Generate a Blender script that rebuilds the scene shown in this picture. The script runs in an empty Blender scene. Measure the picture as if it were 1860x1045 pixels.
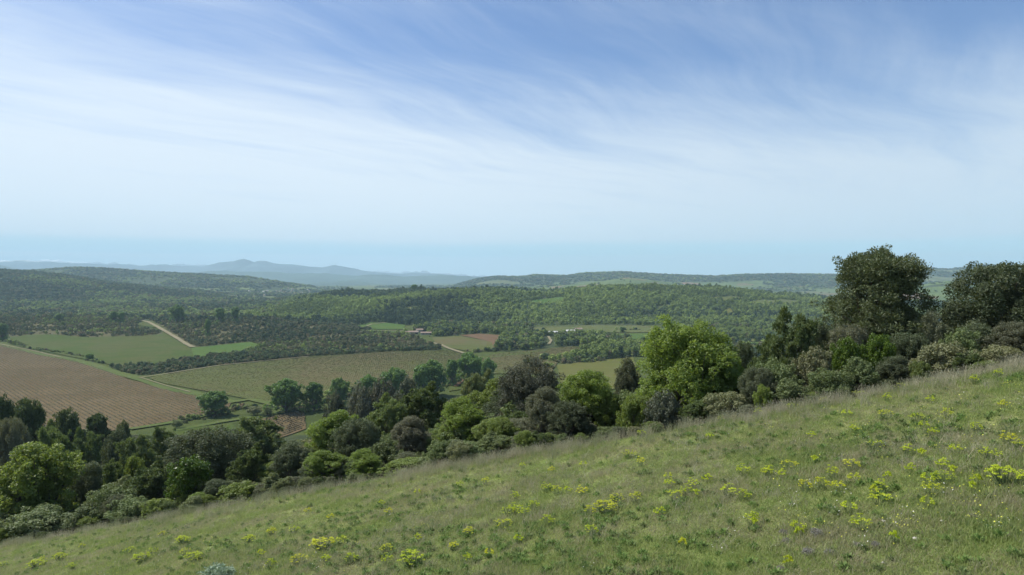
import bpy, math, random
import numpy as np
from mathutils import Vector

# ------------------------------------------------------------------ camera, world, sun, exposure
C = bpy.context.scene.collection
scene = bpy.context.scene
F = 1241.0                      # focal length in pixels of the 1860 px wide photograph
HORIZON = 505.0
PITCH = math.atan((522.5 - HORIZON) / F)
cam_data = bpy.data.cameras.new('camera')
cam = bpy.data.objects.new('camera', cam_data)
C.objects.link(cam)
cam_data.sensor_width = 36.0
cam_data.lens = 36.0 * F / 1860.0
cam_data.clip_start = 0.1
cam_data.clip_end = 120000.0
cam.location = (0, 0, 0)
cam.rotation_euler = (math.radians(90) - PITCH, 0, 0)
scene.camera = cam

SUN_EL = math.radians(53)
SUN_AZ = math.radians(-72)      # from +Y towards +X
sun_dir = Vector((math.sin(SUN_AZ) * math.cos(SUN_EL), math.cos(SUN_AZ) * math.cos(SUN_EL), math.sin(SUN_EL)))
sl = bpy.data.lights.new('sun', 'SUN')
sl.energy = 4.8
sl.angle = math.radians(0.6)
sl.color = (1.0, 0.95, 0.87)
so = bpy.data.objects.new('sun', sl)
C.objects.link(so)
so.rotation_euler = (-sun_dir).to_track_quat('-Z', 'Y').to_euler()

scene.view_settings.view_transform = 'Standard'
scene.view_settings.look = 'None'
scene.view_settings.exposure = 0.25
scene.view_settings.gamma = 1.0
scene.view_settings.use_curve_mapping = False
scene.render.engine = 'CYCLES'
scene.cycles.use_denoising = True
scene.cycles.max_bounces = 8
scene.cycles.diffuse_bounces = 3
scene.cycles.glossy_bounces = 2
scene.cycles.transmission_bounces = 3
scene.cycles.volume_bounces = 4
scene.cycles.use_adaptive_sampling = True
scene.cycles.adaptive_threshold = 0.02


class N:
    """small node-tree builder"""
    def __init__(self, tree):
        self.t = tree
        tree.nodes.clear()

    def n(self, typ, ins=None, **props):
        nd = self.t.nodes.new(typ)
        for k, v in props.items():
            setattr(nd, k, v)
        for k, v in (ins or {}).items():
            self.put(nd.inputs[k], v)
        return nd

    def put(self, sock, v):
        if isinstance(v, bpy.types.NodeSocket):
            self.t.links.new(v, sock)
        elif v is not None:
            if hasattr(sock.default_value, '__len__'):
                v = tuple(v)
                if len(v) == 3 and len(sock.default_value) == 4:
                    v = v + (1,)
            sock.default_value = v

    def m(self, op, a, b=None, c=None, clamp=False):
        nd = self.t.nodes.new('ShaderNodeMath')
        nd.operation = op
        nd.use_clamp = clamp
        for i, v in enumerate((a, b, c)):
            if v is not None:
                self.put(nd.inputs[i], v)
        return nd.outputs[0]

    def mix(self, f, a, b, blend='MIX'):
        nd = self.t.nodes.new('ShaderNodeMix')
        nd.data_type = 'RGBA'
        nd.blend_type = blend
        nd.clamp_factor = True
        self.put(nd.inputs[0], f)
        self.put(nd.inputs[6], a)
        self.put(nd.inputs[7], b)
        return nd.outputs[2]

    def noise(self, vec, scale, detail=3.0, rough=0.55, dist=0.0):
        nd = self.n('ShaderNodeTexNoise', {'Vector': vec, 'Scale': scale, 'Detail': detail, 'Roughness': rough, 'Distortion': dist})
        return nd.outputs[0]

    def ramp(self, f, lo, hi, smooth=True):
        nd = self.t.nodes.new('ShaderNodeMapRange')
        nd.interpolation_type = 'SMOOTHSTEP' if smooth else 'LINEAR'
        self.put(nd.inputs[0], f)
        self.put(nd.inputs[1], lo)
        self.put(nd.inputs[2], hi)
        return nd.outputs[0]


world = bpy.data.worlds.new('World')
scene.world = world
world.use_nodes = True
w = N(world.node_tree)
SKY = 0.1
sky = w.n('ShaderNodeTexSky', sky_type='NISHITA', sun_disc=False, sun_elevation=SUN_EL, sun_rotation=SUN_AZ,
          altitude=300.0, air_density=1.0, dust_density=0.6, ozone_density=2.0)
tc = w.n('ShaderNodeTexCoord').outputs['Generated']
sep = w.n('ShaderNodeSeparateXYZ', {0: tc})
sx, sy, sz = sep.outputs
el = w.m('MAXIMUM', sz, 0.0)
den = w.m('ADD', el, 0.045)
px_ = w.m('DIVIDE', sx, den)
py_ = w.m('DIVIDE', sy, den)
warp = w.noise(w.n('ShaderNodeCombineXYZ', {0: px_, 1: py_, 2: 0.0}).outputs[0], 0.35, 2.0)
wx = w.m('ADD', px_, w.m('MULTIPLY', w.m('SUBTRACT', warp, 0.5), 1.6))


def streaks(ang, across, along, seed, detail, rough, scale=1.0):
    ca, sa = math.cos(ang), math.sin(ang)
    a = w.m('SUBTRACT', w.m('MULTIPLY', wx, ca), w.m('MULTIPLY', py_, sa))
    b = w.m('ADD', w.m('MULTIPLY', wx, sa), w.m('MULTIPLY', py_, ca))
    v = w.n('ShaderNodeCombineXYZ', {0: w.m('MULTIPLY', a, across), 1: w.m('MULTIPLY', b, along), 2: seed}).outputs[0]
    return w.noise(v, scale, detail, rough, 0.3)


s1 = streaks(math.radians(42), 1.15, 0.24, 3.1, 6.0, 0.62)
s2 = streaks(math.radians(64), 1.7, 0.45, 7.7, 5.0, 0.6)
s3 = streaks(math.radians(36), 5.0, 0.7, 1.7, 6.0, 0.65)
cov = w.m('ADD', w.m('MULTIPLY', s1, 1.1), w.m('MULTIPLY', s2, 0.62))
cov = w.m('ADD', cov, w.m('MULTIPLY', s3, 0.55))
# thicker veil low in the sky and towards the sun's side, clearer overhead to the right
low = w.ramp(el, 0.33, 0.06)
cov = w.m('ADD', cov, w.m('MULTIPLY', low, 0.88))
cov = w.m('ADD', cov, w.m('MULTIPLY', sx, -0.14))
cov = w.m('SUBTRACT', cov, w.m('MULTIPLY', w.m('MULTIPLY', w.ramp(sx, 0.05, 0.62), w.ramp(el, 0.12, 0.36)), 0.30))
cloud = w.ramp(cov, 0.80, 1.96)
# the cirrus deck ends a few degrees above the horizon
cut = w.m('ADD', el, w.m('MULTIPLY', w.m('SUBTRACT', w.noise(w.n('ShaderNodeMapping', {'Vector': tc, 'Scale': (3, 3, 60)}).outputs[0], 1.0, 3.0), 0.5), 0.012))
cloud = w.m('MULTIPLY', cloud, w.m('ADD', 0.22, w.m('MULTIPLY', w.ramp(cut, 0.043, 0.056), 0.78)))
lowband = w.ramp(cut, 0.037, 0.028)
cloud = w.m('MAXIMUM', cloud, w.m('MULTIPLY', lowband, 0.95))
white = w.mix(w.ramp(sx, -0.3, 0.6), (7.6, 8.3, 9.0), (6.0, 6.8, 7.6))
skyc = w.mix(1.0, sky.outputs[0], (.85, .95, 1.15), 'MULTIPLY')
skyc = w.mix(w.ramp(el, 0.13, 0.03), skyc, (4.9, 7.3, 8.4))
col = w.mix(w.m('MULTIPLY', cloud, 0.93), skyc, white)
bg = w.n('ShaderNodeBackground', {'Color': col, 'Strength': SKY})
w.t.links.new(bg.outputs[0], w.n('ShaderNodeOutputWorld').inputs[0])

# ------------------------------------------------------------------ helpers
rng = np.random.default_rng(7)
random.seed(7)


def ray(px, row):
    u = (px - 930.0) / F
    v = (522.5 - row) / F
    return (u, math.cos(PITCH) + v * math.sin(PITCH), -math.sin(PITCH) + v * math.cos(PITCH))


def pix(px, row, Y):
    d = ray(px, row)
    return np.array((d[0] / d[1] * Y, Y, d[2] / d[1] * Y))


def zrow(row, Y):
    return ray(930, row)[2] / ray(930, row)[1] * Y


_tab = np.random.default_rng(11).random((256, 256))


def vnoise(x, y, s, seed=0):
    x = np.asarray(x, float) / s + 37.7 * seed + 1000
    y = np.asarray(y, float) / s + 91.3 * seed + 1000
    xi, yi = np.floor(x).astype(int), np.floor(y).astype(int)
    fx, fy = x - xi, y - yi
    fx, fy = fx * fx * (3 - 2 * fx), fy * fy * (3 - 2 * fy)
    g = lambda i, j: _tab[i & 255, j & 255]
    return (g(xi, yi) * (1 - fx) + g(xi + 1, yi) * fx) * (1 - fy) + (g(xi, yi + 1) * (1 - fx) + g(xi + 1, yi + 1) * fx) * fy - 0.5


def fbm(x, y, s, o=3, seed=0):
    return sum(vnoise(x, y, s / 2 ** k, seed + k) / 2 ** k for k in range(o))


def sstep(a, b, x):
    t = np.clip((x - a) / (b - a), 0, 1)
    return t * t * (3 - 2 * t)


# meadow plane and its far edge (plan), read from the photograph's perspective
PH, PA, PB = 5.0, 0.25, 0.10
EDGE_PX = [(0, 985), (230, 945), (465, 903), (700, 860), (930, 820), (1250, 768), (1600, 702), (1860, 655)]
edge_pts = []
for a, b in EDGE_PX:
    d = ray(a, b + 9 + 6 * a / 1860)
    t = PH / (-d[2] / d[1] + PA * d[0] / d[1] - PB)
    edge_pts.append((d[0] / d[1] * t, t))
edge_pts = [(-400, 95)] + edge_pts + [(60, 22), (400, 20)]
EX = np.array([p[0] for p in edge_pts]); EY = np.array([p[1] for p in edge_pts])


def edge(x):
    return np.interp(x, EX, EY)


FLOOR = -75.0
# hills: crest silhouettes (pixel, row) at a crest distance, with front and back widths in metres
HILLS = [
    (1050, 300, 260, [(-900, 580), (0, 580), (200, 580), (262, 584), (340, 581), (450, 580), (560, 586), (660, 596), (760, 612)], 3),
    (1700, 620, 700, [(440, 566), (480, 556), (530, 549), (600, 532), (700, 531), (750, 527), (800, 529), (900, 527), (1000, 533), (1090, 524), (1200, 524), (1300, 528), (1400, 540), (1500, 549), (1600, 556), (1700, 560), (3000, 570)], 24),
    (2600, 1150, 900, [(-1600, 470), (-300, 482), (0, 492), (60, 495), (110, 501), (150, 507), (190, 514), (280, 524), (360, 532), (430, 540), (480, 545)], 16),
    (4200, 1200, 900, [(-1600, 520), (0, 496), (80, 491), (130, 487), (190, 488), (270, 494), (370, 499), (450, 503), (520, 514), (570, 521), (590, 530)], 14),
    (5200, 1700, 1200, [(800, 530), (840, 515), (870, 507), (900, 503), (945, 504), (970, 500), (1030, 502), (1060, 497), (1130, 495), (1180, 498), (1240, 501), (1300, 503), (1350, 500), (1430, 499), (1490, 500), (1600, 500), (1650, 492), (1680, 488), (1720, 490), (1750, 487), (1790, 482), (1860, 484), (2100, 478), (3200, 480)], 22),
    (3500, 700, 600, [(920, 540), (950, 525), (1000, 520), (1060, 515), (1110, 508), (1140, 504), (1180, 508), (1240, 517), (1300, 524), (1400, 532)], 5),
    (2700, 500, 500, [(1560, 545), (1650, 524), (1690, 514), (1720, 510), (1760, 515), (1800, 522), (1900, 512), (2300, 510)], 5),
]


def terrain(x, y):
    """ground height; the camera is at z = 0"""
    x = np.asarray(x, float); y = np.asarray(y, float)
    e = edge(x)
    d = y - e
    ye = np.minimum(y, e)
    z = -PH + PA * x - PB * ye
    z = z + 0.10 * fbm(x, y, 6.0, 4, 3) + 0.05 * fbm(x, y, 1.1, 2, 9)
    # outside the part of the meadow in view the plane rolls off gently
    z = np.where(np.abs(x) > 60, z - PA * (x - np.sign(x) * 60) * 0.8, z)
    dd = np.maximum(d, 0)
    slope = z - (0.22 + 0.12 * sstep(-5, 25, x)) * np.minimum(dd, 16) - (0.19 + 0.16 * sstep(0, 45, x)) * np.maximum(dd - 16, 0) + np.minimum(dd / 40, 1) * 3.0 * fbm(x, y, 60, 3, 5)
    h = FLOOR + 3.0 * fbm(x, y, 300, 3, 15)
    Y = np.maximum(y, 1.0)
    px = 930 + F * x / Y
    ysafe = Y
    for yc, wf, wb, prof, amp in HILLS:
        pxs = [p[0] for p in prof]; rows = [p[1] for p in prof]
        crest = np.interp(px, pxs, [zrow(r, yc) for r in rows]) - FLOOR
        crest = np.maximum(crest, 0)
        if yc > 1100:
            crest = np.where(px < pxs[0] - 1, crest * 0 + max(zrow(rows[0], yc) - FLOOR, 0), crest)
        t = np.where(ysafe < yc, (yc - ysafe) / wf, (ysafe - yc) / wb)
        t = np.clip(t, 0, 1)
        b = 0.5 + 0.5 * np.cos(math.pi * t)
        ravine = fbm(x, y, wf * 0.55, 4, int(yc) % 50)
        h = np.maximum(h, FLOOR + crest * b + np.minimum(crest / 20, 1) * amp * ravine * np.sin(math.pi * np.clip(t, 0, 1)) * 1.5 - 0.5)
    k = 6.0
    out = np.where(y < e + 5, slope, np.maximum(slope, h) + k * 0.25 * np.exp(-np.abs(slope - h) / k))
    return out


def ground_hit(px, row, y0=300.0, y1=9500.0):
    d = ray(px, row)
    Y = np.geomspace(y0, y1, 900)
    X = d[0] / d[1] * Y
    z = d[2] / d[1] * Y
    below = z < terrain(X, Y)
    i = int(np.argmax(below))
    if not below.any():
        i = len(Y) - 1
    a, b = Y[max(i - 1, 0)], Y[i]
    for _ in range(18):
        m = 0.5 * (a + b)
        if d[2] / d[1] * m < float(terrain(d[0] / d[1] * m, m)):
            b = m
        else:
            a = m
    return (d[0] / d[1] * b, b)


def tag(o, label=None, cat=None, group=None, kind=None):
    if label: o['label'] = label
    if cat: o['category'] = cat
    if group: o['group'] = group
    if kind: o['kind'] = kind
    return o


def mesh_np(name, verts, faces, mats=(), smooth=False, mat_idx=None):
    """faces: int array (n,3) or (n,4), or a list of such arrays"""
    me = bpy.data.meshes.new(name)
    if not isinstance(faces, (list, tuple)):
        faces = [faces]
    faces = [np.asarray(f, np.int32) for f in faces if len(f)]
    nv = len(verts)
    me.vertices.add(nv)
    me.vertices.foreach_set('co', np.asarray(verts, np.float32).ravel())
    loops = np.concatenate([f.ravel() for f in faces])
    tot = np.concatenate([np.full(len(f), f.shape[1], np.int32) for f in faces])
    start = np.concatenate([[0], np.cumsum(tot)[:-1]]).astype(np.int32)
    me.loops.add(len(loops))
    me.loops.foreach_set('vertex_index', loops)
    me.polygons.add(len(tot))
    me.polygons.foreach_set('loop_start', start)
    me.polygons.foreach_set('loop_total', tot)
    if mat_idx is not None:
        me.polygons.foreach_set('material_index', np.asarray(mat_idx, np.int32))
    me.update(calc_edges=True)
    me.polygons.foreach_set('use_smooth', np.full(len(tot), smooth))
    for m_ in mats:
        me.materials.append(m_)
    return me


def attr(me, name, data, domain='POINT', typ='FLOAT'):
    a = me.attributes.new(name, typ, domain)
    data = np.asarray(data, np.float32 if typ != 'INT' else np.int32)
    a.data.foreach_set({'FLOAT': 'value', 'INT': 'value', 'FLOAT_VECTOR': 'vector', 'FLOAT_COLOR': 'color'}[typ], data.ravel())


def link(name, data, parent=None, loc=(0, 0, 0)):
    o = bpy.data.objects.new(name, data)
    C.objects.link(o)
    o.location = loc
    if parent is not None:
        o.parent = parent
    return o


# ------------------------------------------------------------------ materials
def material(name, build):
    m_ = bpy.data.materials.new(name)
    m_.use_nodes = True
    g = N(m_.node_tree)
    out = g.n('ShaderNodeOutputMaterial')
    s = build(g)
    g.t.links.new(s, out.inputs[0])
    return m_


def foliage_mat(name, dark, light, other, trans=0.3, rough=0.55, var=0.16, top=None, spread=0.5, gloss=0.3):
    """leaf colour varies leaf by leaf (attribute 'tint'), tree by tree, and towards 'other' on some plants"""
    def b(g):
        t = g.n('ShaderNodeAttribute', attribute_name='tint').outputs['Fac']
        r = g.n('ShaderNodeObjectInfo').outputs['Random']
        c = g.mix(g.m('ADD', g.m('MULTIPLY', t, 0.7), g.m('MULTIPLY', r, 0.3)), dark, light)
        c = g.mix(g.m('MULTIPLY', g.ramp(r, 1 - spread, 1.0, False), 0.75), c, other)
        v = g.m('ADD', 1.0 - var, g.m('MULTIPLY', g.m('FRACT', g.m('MULTIPLY', r, 17.3)), 2 * var))
        hsv = g.n('ShaderNodeHueSaturation', {'Color': c, 'Value': v, 'Saturation': 1.0, 'Fac': 1.0, 'Hue': 0.5})
        c = hsv.outputs[0]
        p = g.n('ShaderNodeBsdfPrincipled', {'Base Color': c, 'Roughness': rough, 'Specular IOR Level': gloss})
        tr = g.n('ShaderNodeBsdfTranslucent', {'Color': g.mix(1.0, c, (1.25, 1.25, 0.6), 'MULTIPLY')})
        mx = g.n('ShaderNodeMixShader', {0: trans, 1: p.outputs[0], 2: tr.outputs[0]})
        return mx.outputs[0]
    return material(name, b)


M = {}
M['holm'] = foliage_mat('holm_oak_leaf', (0.052, 0.075, 0.034), (0.176, 0.202, 0.120), (0.215, 0.208, 0.150), .28, .6, .2, gloss=.2)
M['bloom'] = foliage_mat('bloom_oak_leaf', (0.054, 0.062, 0.038), (0.198, 0.202, 0.150), (0.180, 0.180, 0.132), .15, .6, .15, gloss=.15)
M['oak'] = foliage_mat('downy_oak_leaf', (.115, .165, .036), (.285, .375, .105), (.19, .25, .085), .48, .5, .14)
M['pine'] = foliage_mat('pine_needle', (.048, .078, .032), (.150, .190, .080), (.15, .165, .085), .22, .55, .15)
M['juniper'] = foliage_mat('juniper_leaf', (0.074, 0.113, 0.043), (0.196, 0.244, 0.097), (0.235, 0.255, 0.138), .3, .6, .2)
M['scrub'] = foliage_mat('scrub_leaf', (0.088, 0.128, 0.047), (0.239, 0.287, 0.120), (0.255, 0.239, 0.144), .25, .6, .22)
M['box'] = foliage_mat('box_leaf', (0.034, 0.072, 0.009), (0.134, 0.201, 0.028), (0.096, 0.143, 0.024), .25, .4, .12)
M['lime'] = foliage_mat('young_leaf', (.12, .165, .035), (.27, .335, .095), (.17, .21, .075), .4, .5, .14)
M['ash'] = foliage_mat('river_tree_leaf', (0.070, 0.140, 0.039), (0.210, 0.329, 0.091), (0.119, 0.182, 0.070), .35, .5, .15)
M['greybush'] = foliage_mat('grey_bush_leaf', (.070, .085, .055), (.18, .195, .135), (.15, .15, .11), .2, .6, .15)


def bark(name, a, b_):
    def b(g):
        co = g.n('ShaderNodeTexCoord').outputs['Object']
        mp = g.n('ShaderNodeMapping', {'Vector': co, 'Scale': (6, 6, 1.5)}).outputs[0]
        n_ = g.noise(mp, 3.0, 5.0, 0.7)
        bp = g.n('ShaderNodeBump', {'Height': n_, 'Strength': 0.6, 'Distance': 0.05})
        p = g.n('ShaderNodeBsdfPrincipled', {'Base Color': g.mix(g.ramp(n_, .3, .7), a, b_), 'Roughness': 0.9, 'Normal': bp.outputs[0]})
        return p.outputs[0]
    return material(name, b)


M['bark'] = bark('oak_bark', (.045, .036, .027), (.16, .14, .115))
M['pinebark'] = bark('pine_bark', (.05, .032, .022), (.17, .11, .08))


def ground_b(g):
    """the countryside's ground: cover colour per place, broken up by plants, soil and stones"""
    pos = g.n('ShaderNodeNewGeometry').outputs['Position']
    cov_ = g.n('ShaderNodeAttribute', attribute_name='cover').outputs['Color']
    n1 = g.noise(pos, 0.012, 5.0, 0.6)
    n2 = g.noise(pos, 0.15, 4.0, 0.6)
    n3 = g.noise(pos, 1.5, 3.0, 0.6)
    f = g.m('ADD', g.m('MULTIPLY', n1, 0.45), g.m('ADD', g.m('MULTIPLY', n2, 0.35), g.m('MULTIPLY', n3, 0.2)))
    c = g.mix(g.ramp(f, .38, .62), g.mix(1.0, cov_, (.72, .78, .70), 'MULTIPLY'), g.mix(1.0, cov_, (1.25, 1.18, 1.1), 'MULTIPLY'))
    bp = g.n('ShaderNodeBump', {'Height': n3, 'Strength': 0.5, 'Distance': 0.4})
    return g.n('ShaderNodeBsdfPrincipled', {'Base Color': c, 'Roughness': 0.95, 'Specular IOR Level': 0.1, 'Normal': bp.outputs[0]}).outputs[0]


M['ground'] = material('countryside_ground', ground_b)


def meadow_b(g):
    pos = g.n('ShaderNodeNewGeometry').outputs['Position']
    n1 = g.noise(pos, 0.35, 4.0, 0.6)
    n2 = g.noise(pos, 3.0, 5.0, 0.65)
    n3 = g.noise(pos, 18.0, 3.0, 0.6)
    c = g.mix(g.ramp(n1, .35, .65), (.17, .23, .06), (.24, .25, .10))
    c = g.mix(g.ramp(n2, .48, .72), c, (.13, .105, .065))
    c = g.mix(g.ramp(n3, .45, .65), c, (.15, .185, .055))
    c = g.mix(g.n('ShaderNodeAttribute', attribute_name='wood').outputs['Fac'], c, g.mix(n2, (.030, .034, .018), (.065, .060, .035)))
    bp = g.n('ShaderNodeBump', {'Height': n3, 'Strength': 0.8, 'Distance': 0.05})
    return g.n('ShaderNodeBsdfPrincipled', {'Base Color': c, 'Roughness': 0.95, 'Specular IOR Level': 0.1, 'Normal': bp.outputs[0]}).outputs[0]


M['meadow'] = material('meadow_soil', meadow_b)


def field_mat(name, a, b_, c_, scale=0.05, rowdir=None, rowgap=2.5, rowc=None, rowf=0.5):
    def b(g):
        pos = g.n('ShaderNodeNewGeometry').outputs['Position']
        n1 = g.noise(pos, scale * 0.3, 5.0, 0.65, 0.6)
        n2 = g.noise(pos, scale * 5, 5.0, 0.75)
        n3 = g.noise(g.n('ShaderNodeMapping', {'Vector': pos, 'Rotation': (0, 0, 0.35), 'Scale': (.12, 1.0, 1.0)}).outputs[0], scale * 3, 4.0, 0.7)
        c = g.mix(g.ramp(n1, .40, .60), a, b_)
        c = g.mix(g.m('MULTIPLY', g.ramp(n2, .46, .64), .75), c, c_)
        c = g.mix(g.m('MULTIPLY', g.ramp(n3, .46, .66), .55), c, g.mix(1.0, c, (.74, .78, .72), 'MULTIPLY'))
        c = g.mix(g.m('MULTIPLY', g.ramp(g.noise(pos, scale * 12, 3.0, 0.7), .60, .70), .6), c, g.mix(1.0, c, (.55, .62, .55), 'MULTIPLY'))
        if rowdir:
            s_ = g.n('ShaderNodeSeparateXYZ', {0: pos})
            q = g.m('SUBTRACT', g.m('MULTIPLY', s_.outputs[0], rowdir[1]), g.m('MULTIPLY', s_.outputs[1], rowdir[0]))
            q = g.m('ADD', q, g.m('MULTIPLY', n2, 0.9))
            t = g.m('ABSOLUTE', g.m('SUBTRACT', g.m('FRACT', g.m('DIVIDE', q, rowgap)), 0.5))
            c = g.mix(g.m('MULTIPLY', g.m('MULTIPLY', g.ramp(t, .28, .42), g.ramp(n1, .30, .62)), rowf), c, rowc)
        return g.n('ShaderNodeBsdfPrincipled', {'Base Color': c, 'Roughness': 0.95, 'Specular IOR Level': 0.1}).outputs[0]
    return material(name, b)


ROWD1 = (0.70, -0.714)
ROWD2 = (0.985, 0.17)
M['vineyard'] = field_mat('vineyard_soil', (0.112, 0.080, 0.038), (0.142, 0.104, 0.052), (0.084, 0.073, 0.032), .05, ROWD1, 2.6, (0.060, 0.043, 0.022), .25)
M['vineyard_green'] = field_mat('grassy_vineyard', (.084, .100, .025), (.116, .094, .042), (.098, .106, .038), .035)
M['hay'] = field_mat('hay_meadow', (0.054, 0.086, 0.013), (0.078, 0.089, 0.024), (0.048, 0.065, 0.012), .06)
M['crop'] = field_mat('young_crop', (0.060, 0.114, 0.019), (0.078, 0.122, 0.024), (0.052, 0.090, 0.017), .05)
M['yellow_crop'] = field_mat('yellowing_crop', (0.114, 0.120, 0.031), (0.102, 0.118, 0.024), (0.120, 0.102, 0.038), .05)
M['pale_crop'] = field_mat('pale_crop', (0.090, 0.110, 0.034), (0.114, 0.122, 0.043), (0.078, 0.096, 0.026), .05)
M['ploughed'] = field_mat('ploughed_soil', (0.150, 0.092, 0.050), (0.135, 0.085, 0.046), (0.117, 0.080, 0.044), .05)
M['verge'] = field_mat('grass_verge', (0.070, 0.110, 0.024), (0.090, 0.120, 0.031), (0.114, 0.104, 0.043), .1)
M['track'] = field_mat('chalky_track', (0.220, 0.190, 0.116), (0.250, 0.220, 0.136), (0.165, 0.145, 0.080), .2)


def simple(name, col_, rough=0.8, n_s=None, c2=None):
    def b(g):
        c = col_
        if n_s:
            pos = g.n('ShaderNodeTexCoord').outputs['Object']
            c = g.mix(g.ramp(g.noise(pos, n_s, 4.0), .35, .65), col_, c2)
        return g.n('ShaderNodeBsdfPrincipled', {'Base Color': c, 'Roughness': rough, 'Specular IOR Level': 0.3}).outputs[0]
    return material(name, b)


M['plaster'] = simple('pale_render', (.42, .38, .31), .9, .4, (.34, .30, .24))
M['metal_roof'] = simple('pale_sheet_roof', (.60, .60, .60), .6, .2, (.5, .5, .48))
M['tile_roof'] = simple('terracotta_roof', (.22, .16, .125), .9, .6, (.28, .21, .165))
M['dark'] = simple('dark_opening', (.03, .03, .035), .4)
M['stone'] = simple('limestone', (.50, .48, .43), .9, 4.0, (.36, .34, .30))
M['twig'] = simple('dry_twig', (.24, .21, .17), .9, 4.0, (.17, .145, .115))

# ------------------------------------------------------------------ fields (plan polygons from the photograph)


def poly_world(pts):
    return [ground_hit(a, b) for a, b in pts]


def in_poly(x, y, poly):
    ins = np.zeros(np.shape(x), bool)
    n_ = len(poly)
    for i in range(n_):
        x1, y1 = poly[i]; x2, y2 = poly[(i + 1) % n_]
        if y1 == y2:
            continue
        c = ((y1 > y) != (y2 > y)) & (x < (x2 - x1) * (y - y1) / (y2 - y1) + x1)
        ins ^= c
    return ins


FIELDS = [
    ('vineyard_field', 'vineyard', [(-260, 606), (-60, 612), (20, 632), (75, 647), (130, 655), (180, 671), (240, 692), (300, 709), (370, 723), (420, 734), (416, 743), (330, 763), (240, 779), (160, 790), (60, 800), (-200, 800)]),
    ('hay_meadow', 'hay', [(24, 613), (60, 609), (100, 609), (165, 614), (240, 612), (305, 609), (330, 624), (345, 633), (352, 650), (280, 663), (215, 667), (170, 657), (100, 643), (50, 634), (22, 626)]),
    ('crop_strip', 'crop', [(347, 633), (400, 628), (455, 622), (486, 630), (425, 641), (353, 651)]),
    ('hay_meadow', 'hay', [(246, 591), (261, 584), (285, 596)]),
    ('vineyard_field', 'vineyard_green', [(268, 688), (320, 677), (400, 666), (480, 658), (560, 650), (700, 640), (815, 637), (850, 646), (885, 652), (880, 670), (830, 700), (700, 715), (640, 730), (500, 737), (440, 724), (370, 711), (300, 698)]),
    ('vineyard_field', 'vineyard_green', [(880, 651), (905, 643), (960, 638), (1040, 630), (1075, 636), (1050, 648), (1015, 656), (1000, 680), (890, 680)]),
    ('crop_field', 'yellow_crop', [(1012, 664), (1080, 656), (1150, 650), (1165, 690), (1080, 720), (1020, 700)]),
    ('crop_field', 'crop', [(644, 593), (672, 587), (700, 587), (736, 591), (734, 599), (690, 599), (655, 597)]),
    ('crop_field', 'hay', [(640, 600), (690, 600), (734, 601), (733, 604), (680, 604)]),
    ('vineyard_field', 'vineyard_green', [(785, 614), (835, 611), (862, 616), (900, 623), (897, 636), (862, 641), (810, 632), (790, 622)]),
    ('ploughed_field', 'ploughed', [(835, 610), (870, 607), (912, 610), (906, 624), (897, 633), (893, 622), (862, 615)]),
    ('crop_field', 'pale_crop', [(965, 597), (1080, 593), (1165, 593), (1200, 598), (1205, 604), (1140, 605), (1060, 604), (980, 603)]),
    ('crop_field', 'crop', [(1100, 608), (1200, 606), (1190, 618), (1120, 617)]),
    ('ploughed_field', 'ploughed', [(1150, 627), (1180, 626), (1180, 631), (1150, 631)]),
    ('crop_field', 'pale_crop', [(1318, 618), (1382, 616), (1382, 621), (1320, 623)]),
    ('crop_field', 'crop', [(1316, 624), (1385, 622), (1390, 632), (1316, 633)]),
    ('crop_field', 'pale_crop', [(1362, 549), (1400, 546), (1452, 547), (1445, 554), (1366, 554)]),
    ('crop_field', 'pale_crop', [(1360, 556), (1448, 556), (1425, 560), (1362, 559)]),
    ('ploughed_field', 'yellow_crop', [(1286, 567), (1312, 566), (1326, 560), (1330, 566), (1362, 570), (1300, 571)]),
    ('crop_field', 'pale_crop', [(1280, 541), (1330, 539), (1375, 543), (1300, 546)]),
    ('vineyard_field', 'vineyard', [(452, 768), (500, 757), (552, 746), (556, 780), (500, 800), (470, 800)]),
    ('vineyard_field', 'vineyard', [(424, 737), (444, 733), (440, 741), (424, 743)]),
    ('hay_meadow', 'hay', [(313, 783), (350, 778), (420, 770), (440, 790), (330, 800)]),
    ('hay_meadow', 'hay', [(818, 694), (845, 684), (868, 680), (862, 705), (815, 712)]),
    ('crop_field', 'pale_crop', [(396, 556), (440, 553), (444, 557), (398, 560)]),
    ('crop_field', 'pale_crop', [(448, 539), (500, 539), (505, 543), (455, 543)]),
    ('crop_field', 'pale_crop', [(370, 533), (420, 534), (428, 538), (375, 537)]),
    ('crop_field', 'pale_crop', [(1190, 560), (1215, 553), (1222, 556), (1196, 565)]),
    ('crop_field', 'pale_crop', [(1395, 533), (1450, 531), (1490, 535), (1480, 540), (1400, 539)]),
    ('crop_field', 'crop', [(955, 545), (1020, 540), (1032, 545), (975, 553)]),
    ('crop_field', 'pale_crop', [(735, 559), (770, 557), (760, 564), (740, 566)]),
]
field_polys = [(nm, mt, poly_world(pp)) for nm, mt, pp in FIELDS]

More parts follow.
